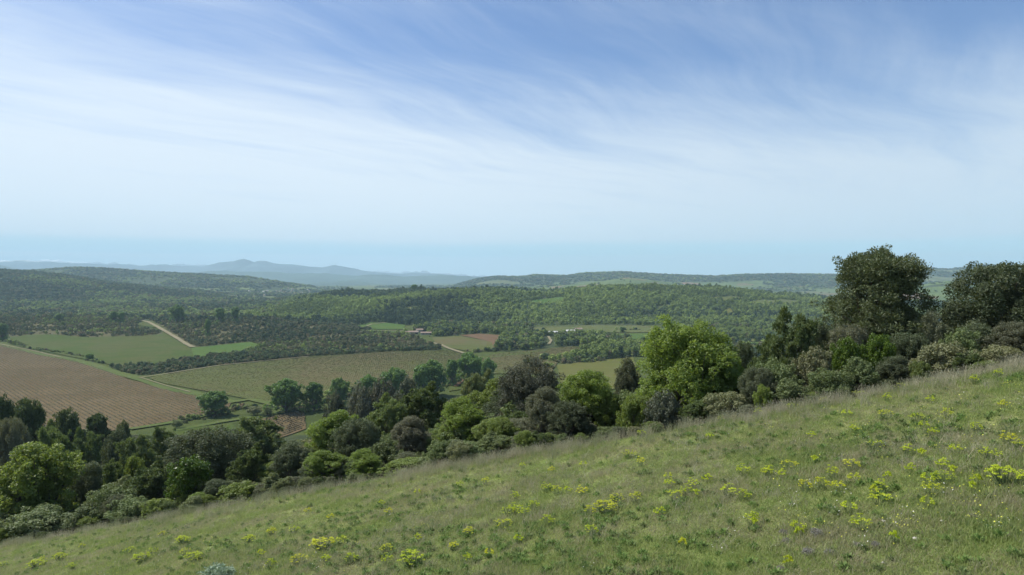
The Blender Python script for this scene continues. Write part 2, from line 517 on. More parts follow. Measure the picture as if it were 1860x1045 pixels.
WOODS = [
    [(-300, 574), (0, 574), (200, 572), (262, 581), (248, 594), (300, 606), (240, 611), (165, 613), (100, 608), (20, 611), (-200, 606), (-400, 600)],
    [(268, 581), (340, 578), (560, 578), (640, 590), (700, 606), (740, 606), (800, 634), (700, 638), (560, 648), (500, 655), (440, 640), (484, 630), (450, 621), (352, 631), (318, 610)],
    [(200, 668), (280, 664), (350, 652), (430, 642), (560, 638), (700, 634), (800, 632), (800, 636), (560, 648), (400, 664), (262, 683), (225, 679)],
    [(906, 614), (940, 606), (992, 606), (1000, 610), (1060, 606), (1110, 612), (1150, 620), (1130, 627), (1040, 629), (960, 636), (900, 640)],
    [(1012, 660), (1030, 634), (1080, 630), (1145, 630), (1155, 648), (1080, 655)],
    [(742, 601), (800, 592), (970, 593), (965, 603), (912, 608), (870, 606), (830, 609), (790, 612), (775, 604)],
    [(1205, 596), (1330, 596), (1520, 580), (1620, 600), (1500, 650), (1170, 650), (1150, 632), (1205, 618)],
]
wood_polys = [poly_world(pp) for pp in WOODS]

# ------------------------------------------------------------------ ground sheets
ANEAR = 118.0


def make_ground():
    # near sheet: meadow, its surroundings behind the camera, and the wooded slope's top
    xs = np.concatenate([np.linspace(-400, -60, 40)[:-1], np.arange(-60, 60, 0.6), np.linspace(60, 400, 40)])
    ys = np.concatenate([np.linspace(-260, -10, 40)[:-1], np.arange(-10, 62, 0.6), np.linspace(62, ANEAR, 30)])
    X, Y = np.meshgrid(xs, ys)
    Z = terrain(X, Y)
    nx, ny = len(xs), len(ys)
    idx = np.arange(nx * ny).reshape(ny, nx)
    q = np.stack([idx[:-1, :-1], idx[:-1, 1:], idx[1:, 1:], idx[1:, :-1]], -1).reshape(-1, 4)
    cx = (X[:-1, :-1] + X[1:, 1:]) / 2; cy = (Y[:-1, :-1] + Y[1:, 1:]) / 2
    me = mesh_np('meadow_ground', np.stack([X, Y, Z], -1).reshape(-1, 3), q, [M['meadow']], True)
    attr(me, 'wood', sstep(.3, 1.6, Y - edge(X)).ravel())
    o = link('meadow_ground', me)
    tag(o, 'sloping grassy hillside ground in front', None, None, 'structure')
    # far sheet: one fan-shaped grid out to the horizon
    us = np.concatenate([np.linspace(-2.4, -1.0, 40)[:-1], np.linspace(-1.0, 1.0, 420), np.linspace(1.0, 2.4, 40)[1:]])
    yy = np.concatenate([np.geomspace(ANEAR, 3000, 330), np.geomspace(3000, 9000, 110)[1:], np.geomspace(9000, 24000, 24)[1:]])
    U, Y = np.meshgrid(us, yy)
    X = U * Y
    Z = terrain(X, Y)
    nx, ny = len(us), len(yy)
    idx = np.arange(nx * ny).reshape(ny, nx)
    q = np.stack([idx[:-1, :-1], idx[:-1, 1:], idx[1:, 1:], idx[1:, :-1]], -1).reshape(-1, 4)
    me = mesh_np('ground', np.stack([X, Y, Z], -1).reshape(-1, 3), q, [M['ground']], True)
    x, y, z = X.ravel(), Y.ravel(), Z.ravel()
    g = np.array((.062, .082, .022))
    col_ = np.tile(g, (len(x), 1))
    n1 = fbm(x, y, 180, 4, 21)
    wood = np.array((.050, .066, .030))
    for wp in wood_polys:
        k = in_poly(x, y, wp)
        col_[k] = wood
    for wp in wood_polys[:2]:
        k = in_poly(x, y, wp)
        col_[k] = (.095, .090, .045)
    hillw = (y > 1080)
    col_[hillw] = wood
    col_[y < 322] = wood * .9
    # far farmland on the plain and on the low vine-clad hills
    hgt = z - FLOOR
    far = (y > 2050) & (hgt < 26)
    pat = vnoise(x, y, 150, 31) + 0.4 * vnoise(x, y, 60, 32)
    col_[far & (pat > -0.08)] = (.10, .13, .045)
    col_[far & (pat > 0.36)] = (.16, .115, .07)
    F_ = (y > 2800) & (y < 4300) & (x > 0.0 * y) & (x < .38 * y) & (hgt > 8)
    col_[F_ & (pat > -0.25)] = (.095, .13, .045)
    col_[F_ & (pat > 0.38)] = (.19, .125, .08)
    G_ = (y > 2200) & (y < 3200) & (x > .5 * y)
    col_[G_ & (pat > -0.2)] = (.10, .14, .045)
    col_[G_ & (pat > 0.28)] = (.16, .115, .07)
    E_ = (y > 3700) & (x > -.1 * y) & (fbm(x, y, 500, 3, 41) > 0.33)
    col_[E_] = (.11, .125, .055)
    attr(me, 'cover', np.concatenate([col_, np.ones((len(x), 1))], 1), 'POINT', 'FLOAT_COLOR')
    o = link('ground', me)
    tag(o, 'valley floor and wooded hills beyond the meadow', None, None, 'structure')
    return us, yy, Z


US, YY, ZG = make_ground()


def sheet_z(x, y):
    """height of the far ground sheet as tessellated"""
    x = np.asarray(x, float); y = np.asarray(y, float)
    u = x / y
    i = np.clip(np.searchsorted(US, u) - 1, 0, len(US) - 2)
    j = np.clip(np.searchsorted(YY, y) - 1, 0, len(YY) - 2)
    fu = (u - US[i]) / (US[i + 1] - US[i]); fy = (y - YY[j]) / (YY[j + 1] - YY[j])
    return (ZG[j, i] * (1 - fu) + ZG[j, i + 1] * fu) * (1 - fy) + (ZG[j + 1, i] * (1 - fu) + ZG[j + 1, i + 1] * fu) * fy


def gz(x, y):
    x = np.asarray(x, float); y = np.asarray(y, float)
    return np.where(y > ANEAR, sheet_z(x, np.maximum(y, ANEAR)), terrain(x, y))


def drape(name, poly, mat_, lift, label):
    """a field: its outline densified and filled with a triangulated grid that follows the ground"""
    import bmesh
    P = np.array(poly)
    x0, y0 = P.min(0); x1, y1 = P.max(0)
    ymid = 0.5 * (y0 + y1)
    step = max(5.0, math.sqrt((x1 - x0) * (y1 - y0)) / 50)
    bm = bmesh.new()
    vs = []
    wob = step * 0.12
    for i in range(len(P)):
        a, b = P[i], P[(i + 1) % len(P)]
        k = max(1, int(np.linalg.norm(b - a) / step))
        for t in range(k):
            p = a + (b - a) * t / k
            p = p + wob * np.array((vnoise(p[0], p[1], 9, 4), vnoise(p[0], p[1], 9, 5)))
            vs.append(bm.verts.new((p[0], p[1], 0)))
    try:
        bm.faces.new(vs)
    except ValueError:
        bm.free(); return None
    for ax, lo, hi in ((0, x0, x1), (1, y0, y1)):
        c = lo + step
        while c < hi:
            co = [0, 0, 0]; no = [0, 0, 0]
            co[ax] = c; no[ax] = 1
            bmesh.ops.bisect_plane(bm, geom=bm.verts[:] + bm.edges[:] + bm.faces[:], plane_co=co, plane_no=no)
            c += step
    bmesh.ops.triangulate(bm, faces=bm.faces[:])
    X = np.array([v.co[:] for v in bm.verts])
    Z = sheet_z(X[:, 0], X[:, 1]) + lift
    for v, z in zip(bm.verts, Z):
        v.co.z = z
    for f in bm.faces:
        f.smooth = True
        if f.normal.z < 0:
            f.normal_flip()
    me = bpy.data.meshes.new(name)
    bm.to_mesh(me); bm.free()
    me.materials.append(mat_)
    o = link(name, me)
    return tag(o, label, None, None, 'structure')


for k, (nm, mt, pw) in enumerate(field_polys):
    ymean = np.mean([p[1] for p in pw])
    drape(nm, pw, M[mt], 0.25 + ymean * 0.0005, None)


def ribbon(name, pts, width, mat_, lift=0.5, label=None):
    P = np.array([ground_hit(a, b) for a, b in pts])
    Q = [P[0]]
    for a, b in zip(P[:-1], P[1:]):
        k = max(1, int(np.linalg.norm(b - a) / 6))
        for t in range(1, k + 1):
            Q.append(a + (b - a) * t / k)
    Q = np.array(Q)
    T = np.gradient(Q, axis=0)
    T /= np.linalg.norm(T, axis=1)[:, None] + 1e-9
    Nn = np.stack([-T[:, 1], T[:, 0]], 1)
    wv = width * (0.5 + 0.12 * vnoise(Q[:, 0], Q[:, 1], 14, 6))[:, None]
    L, R = Q + Nn * wv, Q - Nn * wv
    V = np.concatenate([L, Q, R])
    Z = sheet_z(V[:, 0], V[:, 1]) + lift
    n_ = len(Q)
    i = np.arange(n_ - 1)
    f = np.concatenate([np.stack([i, i + n_, i + n_ + 1, i + 1], 1), np.stack([i + n_, i + 2 * n_, i + 2 * n_ + 1, i + n_ + 1], 1)])
    o = link(name, mesh_np(name, np.column_stack([V, Z]), f, [mat_], True))
    tag(o, label, None, None, 'structure')
    return o, Q


ribbon('grass_verge', [(0, 626), (60, 641), (120, 652), (170, 664), (215, 679), (262, 692), (300, 705), (370, 720), (425, 733)], 9, M['verge'], .6)
ribbon('grass_verge', [(235, 781), (300, 771), (360, 759), (420, 742)], 5, M['verge'], .6)
ribbon('grass_verge', [(500, 737), (455, 727), (420, 732)], 6, M['verge'], .7)
ribbon('grass_verge', [(320, 783), (400, 768), (470, 757), (540, 745), (570, 738)], 5, M['verge'], .6)
ribbon('track', [(-30, 620), (50, 636), (110, 650)], 1.8, M['track'], .9)
ribbon('track', [(252, 688), (300, 681), (350, 673), (400, 665), (470, 658), (560, 649)], 2.2, M['track'], .9)
ribbon('track', [(560, 649), (640, 643), (700, 640), (780, 637)], 1.3, M['verge'], .9)
ribbon('track', [(256, 688), (300, 702), (345, 714)], 1.2, M['track'], .95)
ribbon('path', [(258, 583), (270, 586), (290, 597), (318, 613), (332, 622), (350, 632)], 5.0, M['track'], .9)
ribbon('track', [(778, 622), (800, 627), (815, 634), (846, 644)], 4.5, M['track'], .9)
ribbon('track', [(655, 598), (675, 590), (700, 587)], 3.0, M['track'], 1.2)
ribbon('road', [(640, 604), (700, 602), (738, 602)], 4.0, M['track'], 1.2)
ribbon('road', [(965, 596.5), (1080, 592.5), (1140, 592), (1190, 596)], 3.0, M['track'], 1.3)
ribbon('track', [(1166, 592), (1190, 575), (1215, 560)], 2.0, M['verge'], 1.2)
ribbon('grass_verge', [(845, 645), (880, 651), (930, 645), (1000, 636)], 6.0, M['verge'], .6)
ribbon('track', [(828, 704), (842, 690), (850, 684)], 3.0, M['ploughed'], .9)
ribbon('track', [(996, 612), (1001, 620), (997, 626)], 3.0, M['track'], .9)

# ------------------------------------------------------------------ far mountains


def mountain_mat(name, base, snow_z=None):
    def b(g):
        pos = g.n('ShaderNodeNewGeometry').outputs['Position']
        n_ = g.noise(pos, 0.0012, 6.0, 0.65)
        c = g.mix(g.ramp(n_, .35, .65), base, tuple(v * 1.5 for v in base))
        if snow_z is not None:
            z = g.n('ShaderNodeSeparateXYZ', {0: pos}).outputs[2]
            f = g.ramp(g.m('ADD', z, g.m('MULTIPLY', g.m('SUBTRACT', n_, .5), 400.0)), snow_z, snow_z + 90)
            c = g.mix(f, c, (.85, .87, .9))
        return g.n('ShaderNodeBsdfPrincipled', {'Base Color': c, 'Roughness': .95, 'Specular IOR Level': 0.1}).outputs[0]
    return material(name, b)


def mountains(name, Yc, prof, depth, amp, mat_, label, seed):
    pxs = np.linspace(prof[0][0], prof[-1][0], 520)
    crest = np.array([zrow(r, Yc) for r in np.interp(pxs, [p[0] for p in prof], [p[1] for p in prof])])
    crest = np.maximum(crest - FLOOR, 0)
    ts = np.linspace(-1, 1, 41)
    X = (pxs - 930)[None, :] / F * Yc
    X = np.repeat(X, len(ts), 0)
    Yv = Yc + ts[:, None] * depth + 0 * X
    prof_t = (1 - np.abs(ts)) ** 1.15
    rid = fbm(X, Yv, depth * 0.35, 5, seed)
    jag = fbm(X, 0 * X + seed, depth * 0.07, 3, seed + 3)
    Zv = FLOOR - 30 + (crest[None, :] + 30) * prof_t[:, None] * (1 + rid * 0.9 * np.minimum(np.abs(ts), .5)[:, None]) + amp * jag * prof_t[:, None] * np.minimum(crest / (crest.max() * .4 + 1), 1)[None, :]
    ny, nx = X.shape
    idx = np.arange(nx * ny).reshape(ny, nx)
    q = np.stack([idx[:-1, :-1], idx[:-1, 1:], idx[1:, 1:], idx[1:, :-1]], -1).reshape(-1, 4)
    o = link(name, mesh_np(name, np.stack([X, Yv, Zv], -1).reshape(-1, 3), q, [mat_], True))
    return tag(o, label, None, None, 'structure')


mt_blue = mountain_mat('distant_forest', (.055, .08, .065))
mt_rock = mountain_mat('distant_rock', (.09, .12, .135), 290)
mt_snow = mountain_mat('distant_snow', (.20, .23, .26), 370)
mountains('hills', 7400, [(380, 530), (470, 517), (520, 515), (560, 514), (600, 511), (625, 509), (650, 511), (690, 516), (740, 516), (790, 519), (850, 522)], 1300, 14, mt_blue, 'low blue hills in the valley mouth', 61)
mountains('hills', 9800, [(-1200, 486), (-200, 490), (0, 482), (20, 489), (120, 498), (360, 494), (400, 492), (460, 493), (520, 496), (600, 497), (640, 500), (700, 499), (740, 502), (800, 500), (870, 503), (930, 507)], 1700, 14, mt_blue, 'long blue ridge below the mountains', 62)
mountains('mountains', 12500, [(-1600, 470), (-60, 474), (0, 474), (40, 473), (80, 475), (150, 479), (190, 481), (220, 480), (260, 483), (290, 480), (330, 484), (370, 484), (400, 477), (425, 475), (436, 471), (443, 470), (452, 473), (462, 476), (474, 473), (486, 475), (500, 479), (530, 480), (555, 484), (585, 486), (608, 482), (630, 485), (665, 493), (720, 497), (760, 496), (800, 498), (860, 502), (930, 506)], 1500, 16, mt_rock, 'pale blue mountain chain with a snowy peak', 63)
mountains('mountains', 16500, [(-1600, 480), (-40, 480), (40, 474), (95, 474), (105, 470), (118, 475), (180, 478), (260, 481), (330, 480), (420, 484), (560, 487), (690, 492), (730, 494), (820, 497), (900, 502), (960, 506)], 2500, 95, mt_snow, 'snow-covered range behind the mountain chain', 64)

# ------------------------------------------------------------------ trees


def unit(v):
    return v / (np.linalg.norm(v, axis=-1, keepdims=True) + 1e-9)


def tube(p0, p1, r0, r1, seg=6, bend=None, n=4):
    p0, p1 = np.array(p0, float), np.array(p1, float)
    bend = np.zeros(3) if bend is None else np.array(bend)
    V, Fc = [], []
    t = unit(p1 - p0)
    a = unit(np.cross(t, [0.3, 0.9, 0.2])); b = np.cross(t, a)
    for i in range(n + 1):
        s = i / n
        c = p0 + (p1 - p0) * s + bend * math.sin(math.pi * s)
        r = r0 + (r1 - r0) * s
        for k in range(seg):
            an = 2 * math.pi * k / seg
            V.append(c + (a * math.cos(an) + b * math.sin(an)) * r)
    for i in range(n):
        for k in range(seg):
            k2 = (k + 1) % seg
            Fc.append((i * seg + k, i * seg + k2, (i + 1) * seg + k2, (i + 1) * seg + k))
    return np.array(V), np.array(Fc)


def join_parts(parts):
    V, Fc, o = [], [], 0
    for v, f in parts:
        V.append(v); Fc.append(f + o); o += len(v)
    return np.concatenate(V), np.concatenate(Fc)


def leaves(r, lobes, n, size, clump=0.22, nclump=14, aspect=0.6, up=0.3, shell=0.25, needle=False):
    """leaf faces: lobes -> twig clumps on the lobes -> single leaves"""
    lobes = np.array(lobes)
    area = (lobes[:, 3] * lobes[:, 4] + lobes[:, 3] * lobes[:, 5])
    cc, cr = [], []
    for L, A in zip(lobes, area):
        k = max(4, int(nclump * A / area.mean()))
        d = unit(r.normal(size=(k, 3)))
        d[:, 2] = np.where(d[:, 2] < -0.35, -d[:, 2], d[:, 2])
        stray = r.random((k, 1)) > .84
        rad = 1 - shell * r.random((k, 1)) ** 1.5 + stray * r.uniform(.08, .34, (k, 1))
        cc.append(L[:3] + d * L[3:6] * rad)
        cr.append(np.full(k, clump * (L[3] + L[5]) / 2) * (0.6 + 0.8 * r.random(k)) * np.where(stray[:, 0], .6, 1))
    cc = np.concatenate(cc); cr = np.concatenate(cr)
    w_ = cr ** 2; w_ /= w_.sum()
    ci = r.choice(len(cc), n, p=w_)
    d = unit(r.normal(size=(n, 3)))
    d[:, 2] = np.abs(d[:, 2]) * np.where(r.random(n) < .4, -1, 1)
    rr = (0.55 + 0.5 * r.random((n, 1)))
    P = cc[ci] + d * cr[ci][:, None] * rr
    nrm = unit(d * 0.6 + np.array((0, 0, up)) + 0.75 * r.normal(size=(n, 3)))
    t = unit(np.cross(nrm, r.normal(size=(n, 3))))
    if needle:
        t = unit(d + 0.5 * r.normal(size=(n, 3)) + np.array((0, 0, .4)))
        nrm = unit(np.cross(t, r.normal(size=(n, 3))))
    b = np.cross(nrm, t)
    s = size * (0.6 + 0.8 * r.random((n, 1)))
    v0 = P - t * s * 0.5
    v1 = P + b * s * 0.5 * aspect
    v2 = P + t * s * 0.5
    v3 = P - b * s * 0.5 * aspect
    V = np.stack([v0, v1, v2, v3], 1).reshape(-1, 3)
    Fc = np.arange(4 * n).reshape(-1, 4)
    ct = r.random(len(cc))
    tint = np.clip(0.55 * ct[ci] + 0.45 * r.random(n), 0, 1)
    return V, Fc, np.repeat(tint, 4)


def norm_tree(V):
    return V


PROTO = {}


def proto(key, lobes, n, size, leafmat, barkmat='bark', trunk=None, seed=0, normalise=True, **kw):
    """a tree of unit height and unit crown width: crown mesh + trunk-and-limbs mesh"""
    r = np.random.default_rng(100 + seed)
    lobes = np.array(lobes, float)
    lo = (lobes[:, :3] - lobes[:, 3:6]).min(0); hi = (lobes[:, :3] + lobes[:, 3:6]).max(0)
    wd = max(hi[0] - lo[0], hi[1] - lo[1]); ht = hi[2]
    V, Fc, tint = leaves(r, lobes, n, size, **kw)
    S = np.array((1 / wd, 1 / wd, 1 / ht))
    cxy = np.array(((lo[0] + hi[0]) / 2, (lo[1] + hi[1]) / 2, 0))
    me = mesh_np(key + '_crown', (V - cxy) * S, Fc, [M[leafmat]])
    attr(me, 'tint', tint)
    parts = []
    r0 = trunk or 0.2
    fork = lobes[:, 2].min() * 0.6 if lobes[:, 2].min() > .5 else ht * 0.25
    lean = r.normal(size=2) * 0.15
    f = np.array((lean[0], lean[1], fork))
    parts.append(tube((0, 0, -0.6), f, r0, r0 * .75, 7, (r.normal() * .1, r.normal() * .1, 0)))
    for L in lobes:
        tip = L[:3] + np.array((0, 0, L[5] * .2))
        parts.append(tube(f - np.array((0, 0, .1)), tip, r0 * .5, r0 * .12, 5, r.normal(size=3) * .15, 5))
        for _ in range(4):
            d = unit(r.normal(size=3) + np.array((0, 0, .5)))
            e = L[:3] + d * L[3:6] * r.uniform(.7, 1.18)
            s = f + (tip - f) * (.5 + .5 * r.random())
            parts.append(tube(s, e, r0 * .18, r0 * .04, 4, r.normal(size=3) * .08, 3))
    V2, F2 = join_parts(parts)
    tme = mesh_np(key + '_trunk', (V2 - cxy) * S, F2, [M[barkmat]], True)
    PROTO[key] = (me, tme, wd / ht)


def blob_lobes(r, w, h, base, n, rs=(.30, .46), flat=1.0, skirt=7):
    """lobes filling a rounded crown of width w between heights base and h"""
    out = []
    ch = h - base
    for i in range(n):
        for _ in range(50):
            d = unit(r.normal(size=3))
            p = d * (0.25 + .6 * r.random())
            if p[2] > -0.75:
                break
        R = w * .5 * r.uniform(*rs)
        x, y = p[0] * (w * .5 - R * .8), p[1] * (w * .5 - R * .8)
        z = base + ch * .5 + p[2] * (ch * .5 - R * flat * .7)
        out.append((x, y, z, R, R, R * flat))
    out.append((0, 0, base + ch * .55, w * .3, w * .3, ch * .38))
    for i in range(skirt):
        a = 6.28 * (i + r.random()) / skirt
        R = w * .5 * r.uniform(.26, .4)
        q = (w * .5 - R) * r.uniform(.6, .95)
        out.append((math.cos(a) * q, math.sin(a) * q, base * .4 + R * r.uniform(.7, 1.5), R, R, R))
    return out


R_ = np.random.default_rng
proto('holm_a', blob_lobes(R_(1), 8, 7, .2, 18), 66000, .11, 'bloom', seed=1, nclump=24, clump=.2, up=.3)
proto('holm_b', blob_lobes(R_(2), 7, 6.5, .1, 14), 62000, .10, 'holm', seed=2, nclump=22, clump=.21, up=.3)
proto('holm_c', blob_lobes(R_(3), 5, 6.5, .1, 12), 46000, .10, 'holm', seed=3, nclump=20, clump=.22, up=.3)
proto('oak_a', blob_lobes(R_(4), 7, 6.8, .2, 30, (.22, .38)), 84000, .11, 'oak', seed=4, nclump=22, clump=.22, up=.25, shell=.6)
proto('oak_b', blob_lobes(R_(5), 5.5, 6.5, .2, 20, (.22, .4)), 48000, .11, 'oak', seed=5, nclump=18, clump=.22, up=.25, shell=.6)
proto('oak_c', blob_lobes(R_(6), 5, 5, .1, 16, (.22, .42)), 38000, .11, 'lime', seed=6, nclump=17, clump=.22, up=.25, shell=.6)


def pine_lobes(r, w, h, base, n):
    out = []
    for i in range(n):
        a = 2 * math.pi * (i / n) + r.random()
        t = r.random() ** .7
        z = base + (h - base) * (.12 + .8 * t)
        rad = w * .5 * (1 - .55 * abs(t - .35) - .35 * t * t)
        R = w * r.uniform(.13, .21)
        out.append((math.cos(a) * (rad - R) * r.uniform(.5, 1), math.sin(a) * (rad - R) * r.uniform(.5, 1), z - R * .3, R, R, R * .8))
    out.append((0, 0, h - w * .15, w * .2, w * .2, w * .14))
    return out


proto('pine_a', pine_lobes(R_(7), 8, 8, 1.2, 24) + blob_lobes(R_(17), 6.6, 6.0, .4, 12), 110000, .135, 'pine', 'pinebark', trunk=.22, seed=7, nclump=20, clump=.26, aspect=.34, needle=True)
proto('pine_b', pine_lobes(R_(8), 5, 8, 3.4, 12), 14000, .26, 'pine', 'pinebark', trunk=.16, seed=8, nclump=14, clump=.3, aspect=.3, needle=True)
proto('pine_c', pine_lobes(R_(9), 5.5, 7, 1.0, 18), 16000, .26, 'pine', 'pinebark', trunk=.15, seed=9, nclump=14, clump=.32, aspect=.3, needle=True)


def feather(r, w, h, n):
    out = []
    for i in range(n):
        a = r.random() * 6.28; q = r.random() ** .6
        x, y = math.cos(a) * q * w * .34, math.sin(a) * q * w * .34
        hh = h * (1 - .22 * q * q) * r.uniform(.72, 1)
        R = w * r.uniform(.12, .2)
        out.append((x, y, hh * .52, R, R, hh * .48))
    return out


proto('juniper_a', feather(R_(10), 4, 5, 12), 18000, .18, 'juniper', seed=10, nclump=26, clump=.13, aspect=.3, needle=True, trunk=.1)
proto('juniper_b', feather(R_(11), 2.2, 5, 5), 8000, .18, 'juniper', seed=11, nclump=26, clump=.16, aspect=.3, needle=True, trunk=.08)
proto('scrub_a', blob_lobes(R_(12), 3.6, 2.6, 0, 12, (.28, .45)), 15000, .10, 'scrub', seed=12, nclump=11, clump=.28, trunk=.07, shell=.5)
proto('scrub_b', blob_lobes(R_(13), 3, 3, 0, 10, (.28, .45)), 13000, .10, 'scrub', seed=13, nclump=10, clump=.28, trunk=.07, shell=.5)
proto('box_a', blob_lobes(R_(14), 3, 3.2, 0, 12, (.28, .4)), 11000, .11, 'box', seed=14, nclump=14, clump=.26, trunk=.07)
proto('lime_a', blob_lobes(R_(15), 3.4, 2.4, 0, 12, (.25, .4)), 13000, .11, 'lime', seed=15, nclump=11, clump=.27, trunk=.05, shell=.5)
proto('grey_a', blob_lobes(R_(16), 5, 3.6, 0, 14, (.28, .42)), 12000, .16, 'greybush', seed=16, nclump=12, clump=.27, trunk=.09)
proto('ash_a', blob_lobes(R_(18), 8, 8, .1, 20, (.26, .42)), 18000, .32, 'ash', seed=18, nclump=12, clump=.27, shell=.4)
proto('ash_b', blob_lobes(R_(19), 5, 8, .1, 16, (.28, .42)), 12000, .30, 'ash', seed=19, nclump=12, clump=.27, shell=.4)

KINDNAME = {'holm': 'holm_oak', 'oak': 'oak_tree', 'pine': 'pine_tree', 'juniper': 'juniper', 'scrub': 'shrub', 'box': 'box_shrub',
            'lime': 'leafy_shrub', 'grey': 'grey_bush', 'ash': 'riverside_tree'}
CAT = {'holm': 'tree', 'oak': 'tree', 'pine': 'tree', 'juniper': 'shrub', 'scrub': 'shrub', 'box': 'shrub', 'lime': 'shrub', 'grey': 'shrub', 'ash': 'tree'}
placed = []
used_rel = set()


def rel_label(what, px, row, marks, tail=''):
    """a label that finds a thing by the nearest landmark in the photograph"""
    best = None
    for nm, a, b in sorted(marks, key=lambda m_: (m_[1] - px) ** 2 + (2.2 * (m_[2] - row)) ** 2)[:6]:
        dx, dy = px - a, row - b
        h = 'left' if dx < 0 else 'right'
        v = 'above' if dy < 0 else 'below'
        if abs(dy) * 2.4 < abs(dx):
            ph = h + ' of'
        elif abs(dx) < abs(dy) * .5:
            ph = v
        else:
            ph = v + ' and ' + h + ' of'
        d = math.hypot(dx, 2 * dy)
        adv = 'just ' if d < 45 else ('' if d < 110 else 'well ')
        lab = what + ' ' + adv + ph + ' ' + nm + tail
        best = best or lab
        if lab not in used_rel and len(lab.split()) <= 16:
            used_rel.add(lab)
            return lab
    return best


TREE_MARKS = [('the skyline pine', 1590, 560), ('the right-edge oak', 1808, 580), ('the large bright oak', 1248, 680), ('the great blackish oak', 957, 720),
              ('the light-green middle oak', 842, 790), ('the bloom-covered round oak', 650, 810), ('the big left dark oak', 386, 840),
              ('the fresh-green left-edge tree', 60, 880), ('the slim bare-stemmed pine', 183, 790), ('the feathery evergreen near the pine', 1436, 620),
              ('the middle bright-green oak', 1062, 730), ('the wide olive thicket', 760, 730), ('the glossy box shrub', 345, 870)]


def plant(key, x, y, z, wdt, hgt, label, group=None, rot=None, name=None):
    fam = key.split('_')[0]
    cm, tm, _ = PROTO[key]
    o = bpy.data.objects.new(name or KINDNAME[fam], None)
    C.objects.link(o)
    o.empty_display_size = 0.5
    o.location = (x, y, z)
    o.rotation_euler = (0, 0, random.uniform(0, 6.28) if rot is None else rot)
    o.scale = (wdt, wdt, hgt)
    tag(o, label, CAT[fam], group)
    c = bpy.data.objects.new('crown', cm); C.objects.link(c); c.parent = o
    t = bpy.data.objects.new('trunk', tm); C.objects.link(t); t.parent = o
    placed.append((x, y, wdt, hgt))
    return o


def tree_px(key, px, toprow, wpx, Y, label, rot=None, group=None, base=None):
    """crown centred at pixel column px, its top at a row, its width in pixels, standing Y metres away"""
    p = pix(px, toprow, Y)
    g = float(gz(p[0], Y)) - 0.1
    h = p[2] - g
    wd = wpx / F * Y * 1.02
    if h < 0.6:
        h = 0.6
    return plant(key, p[0], Y, g, wd, h, label, group, rot)


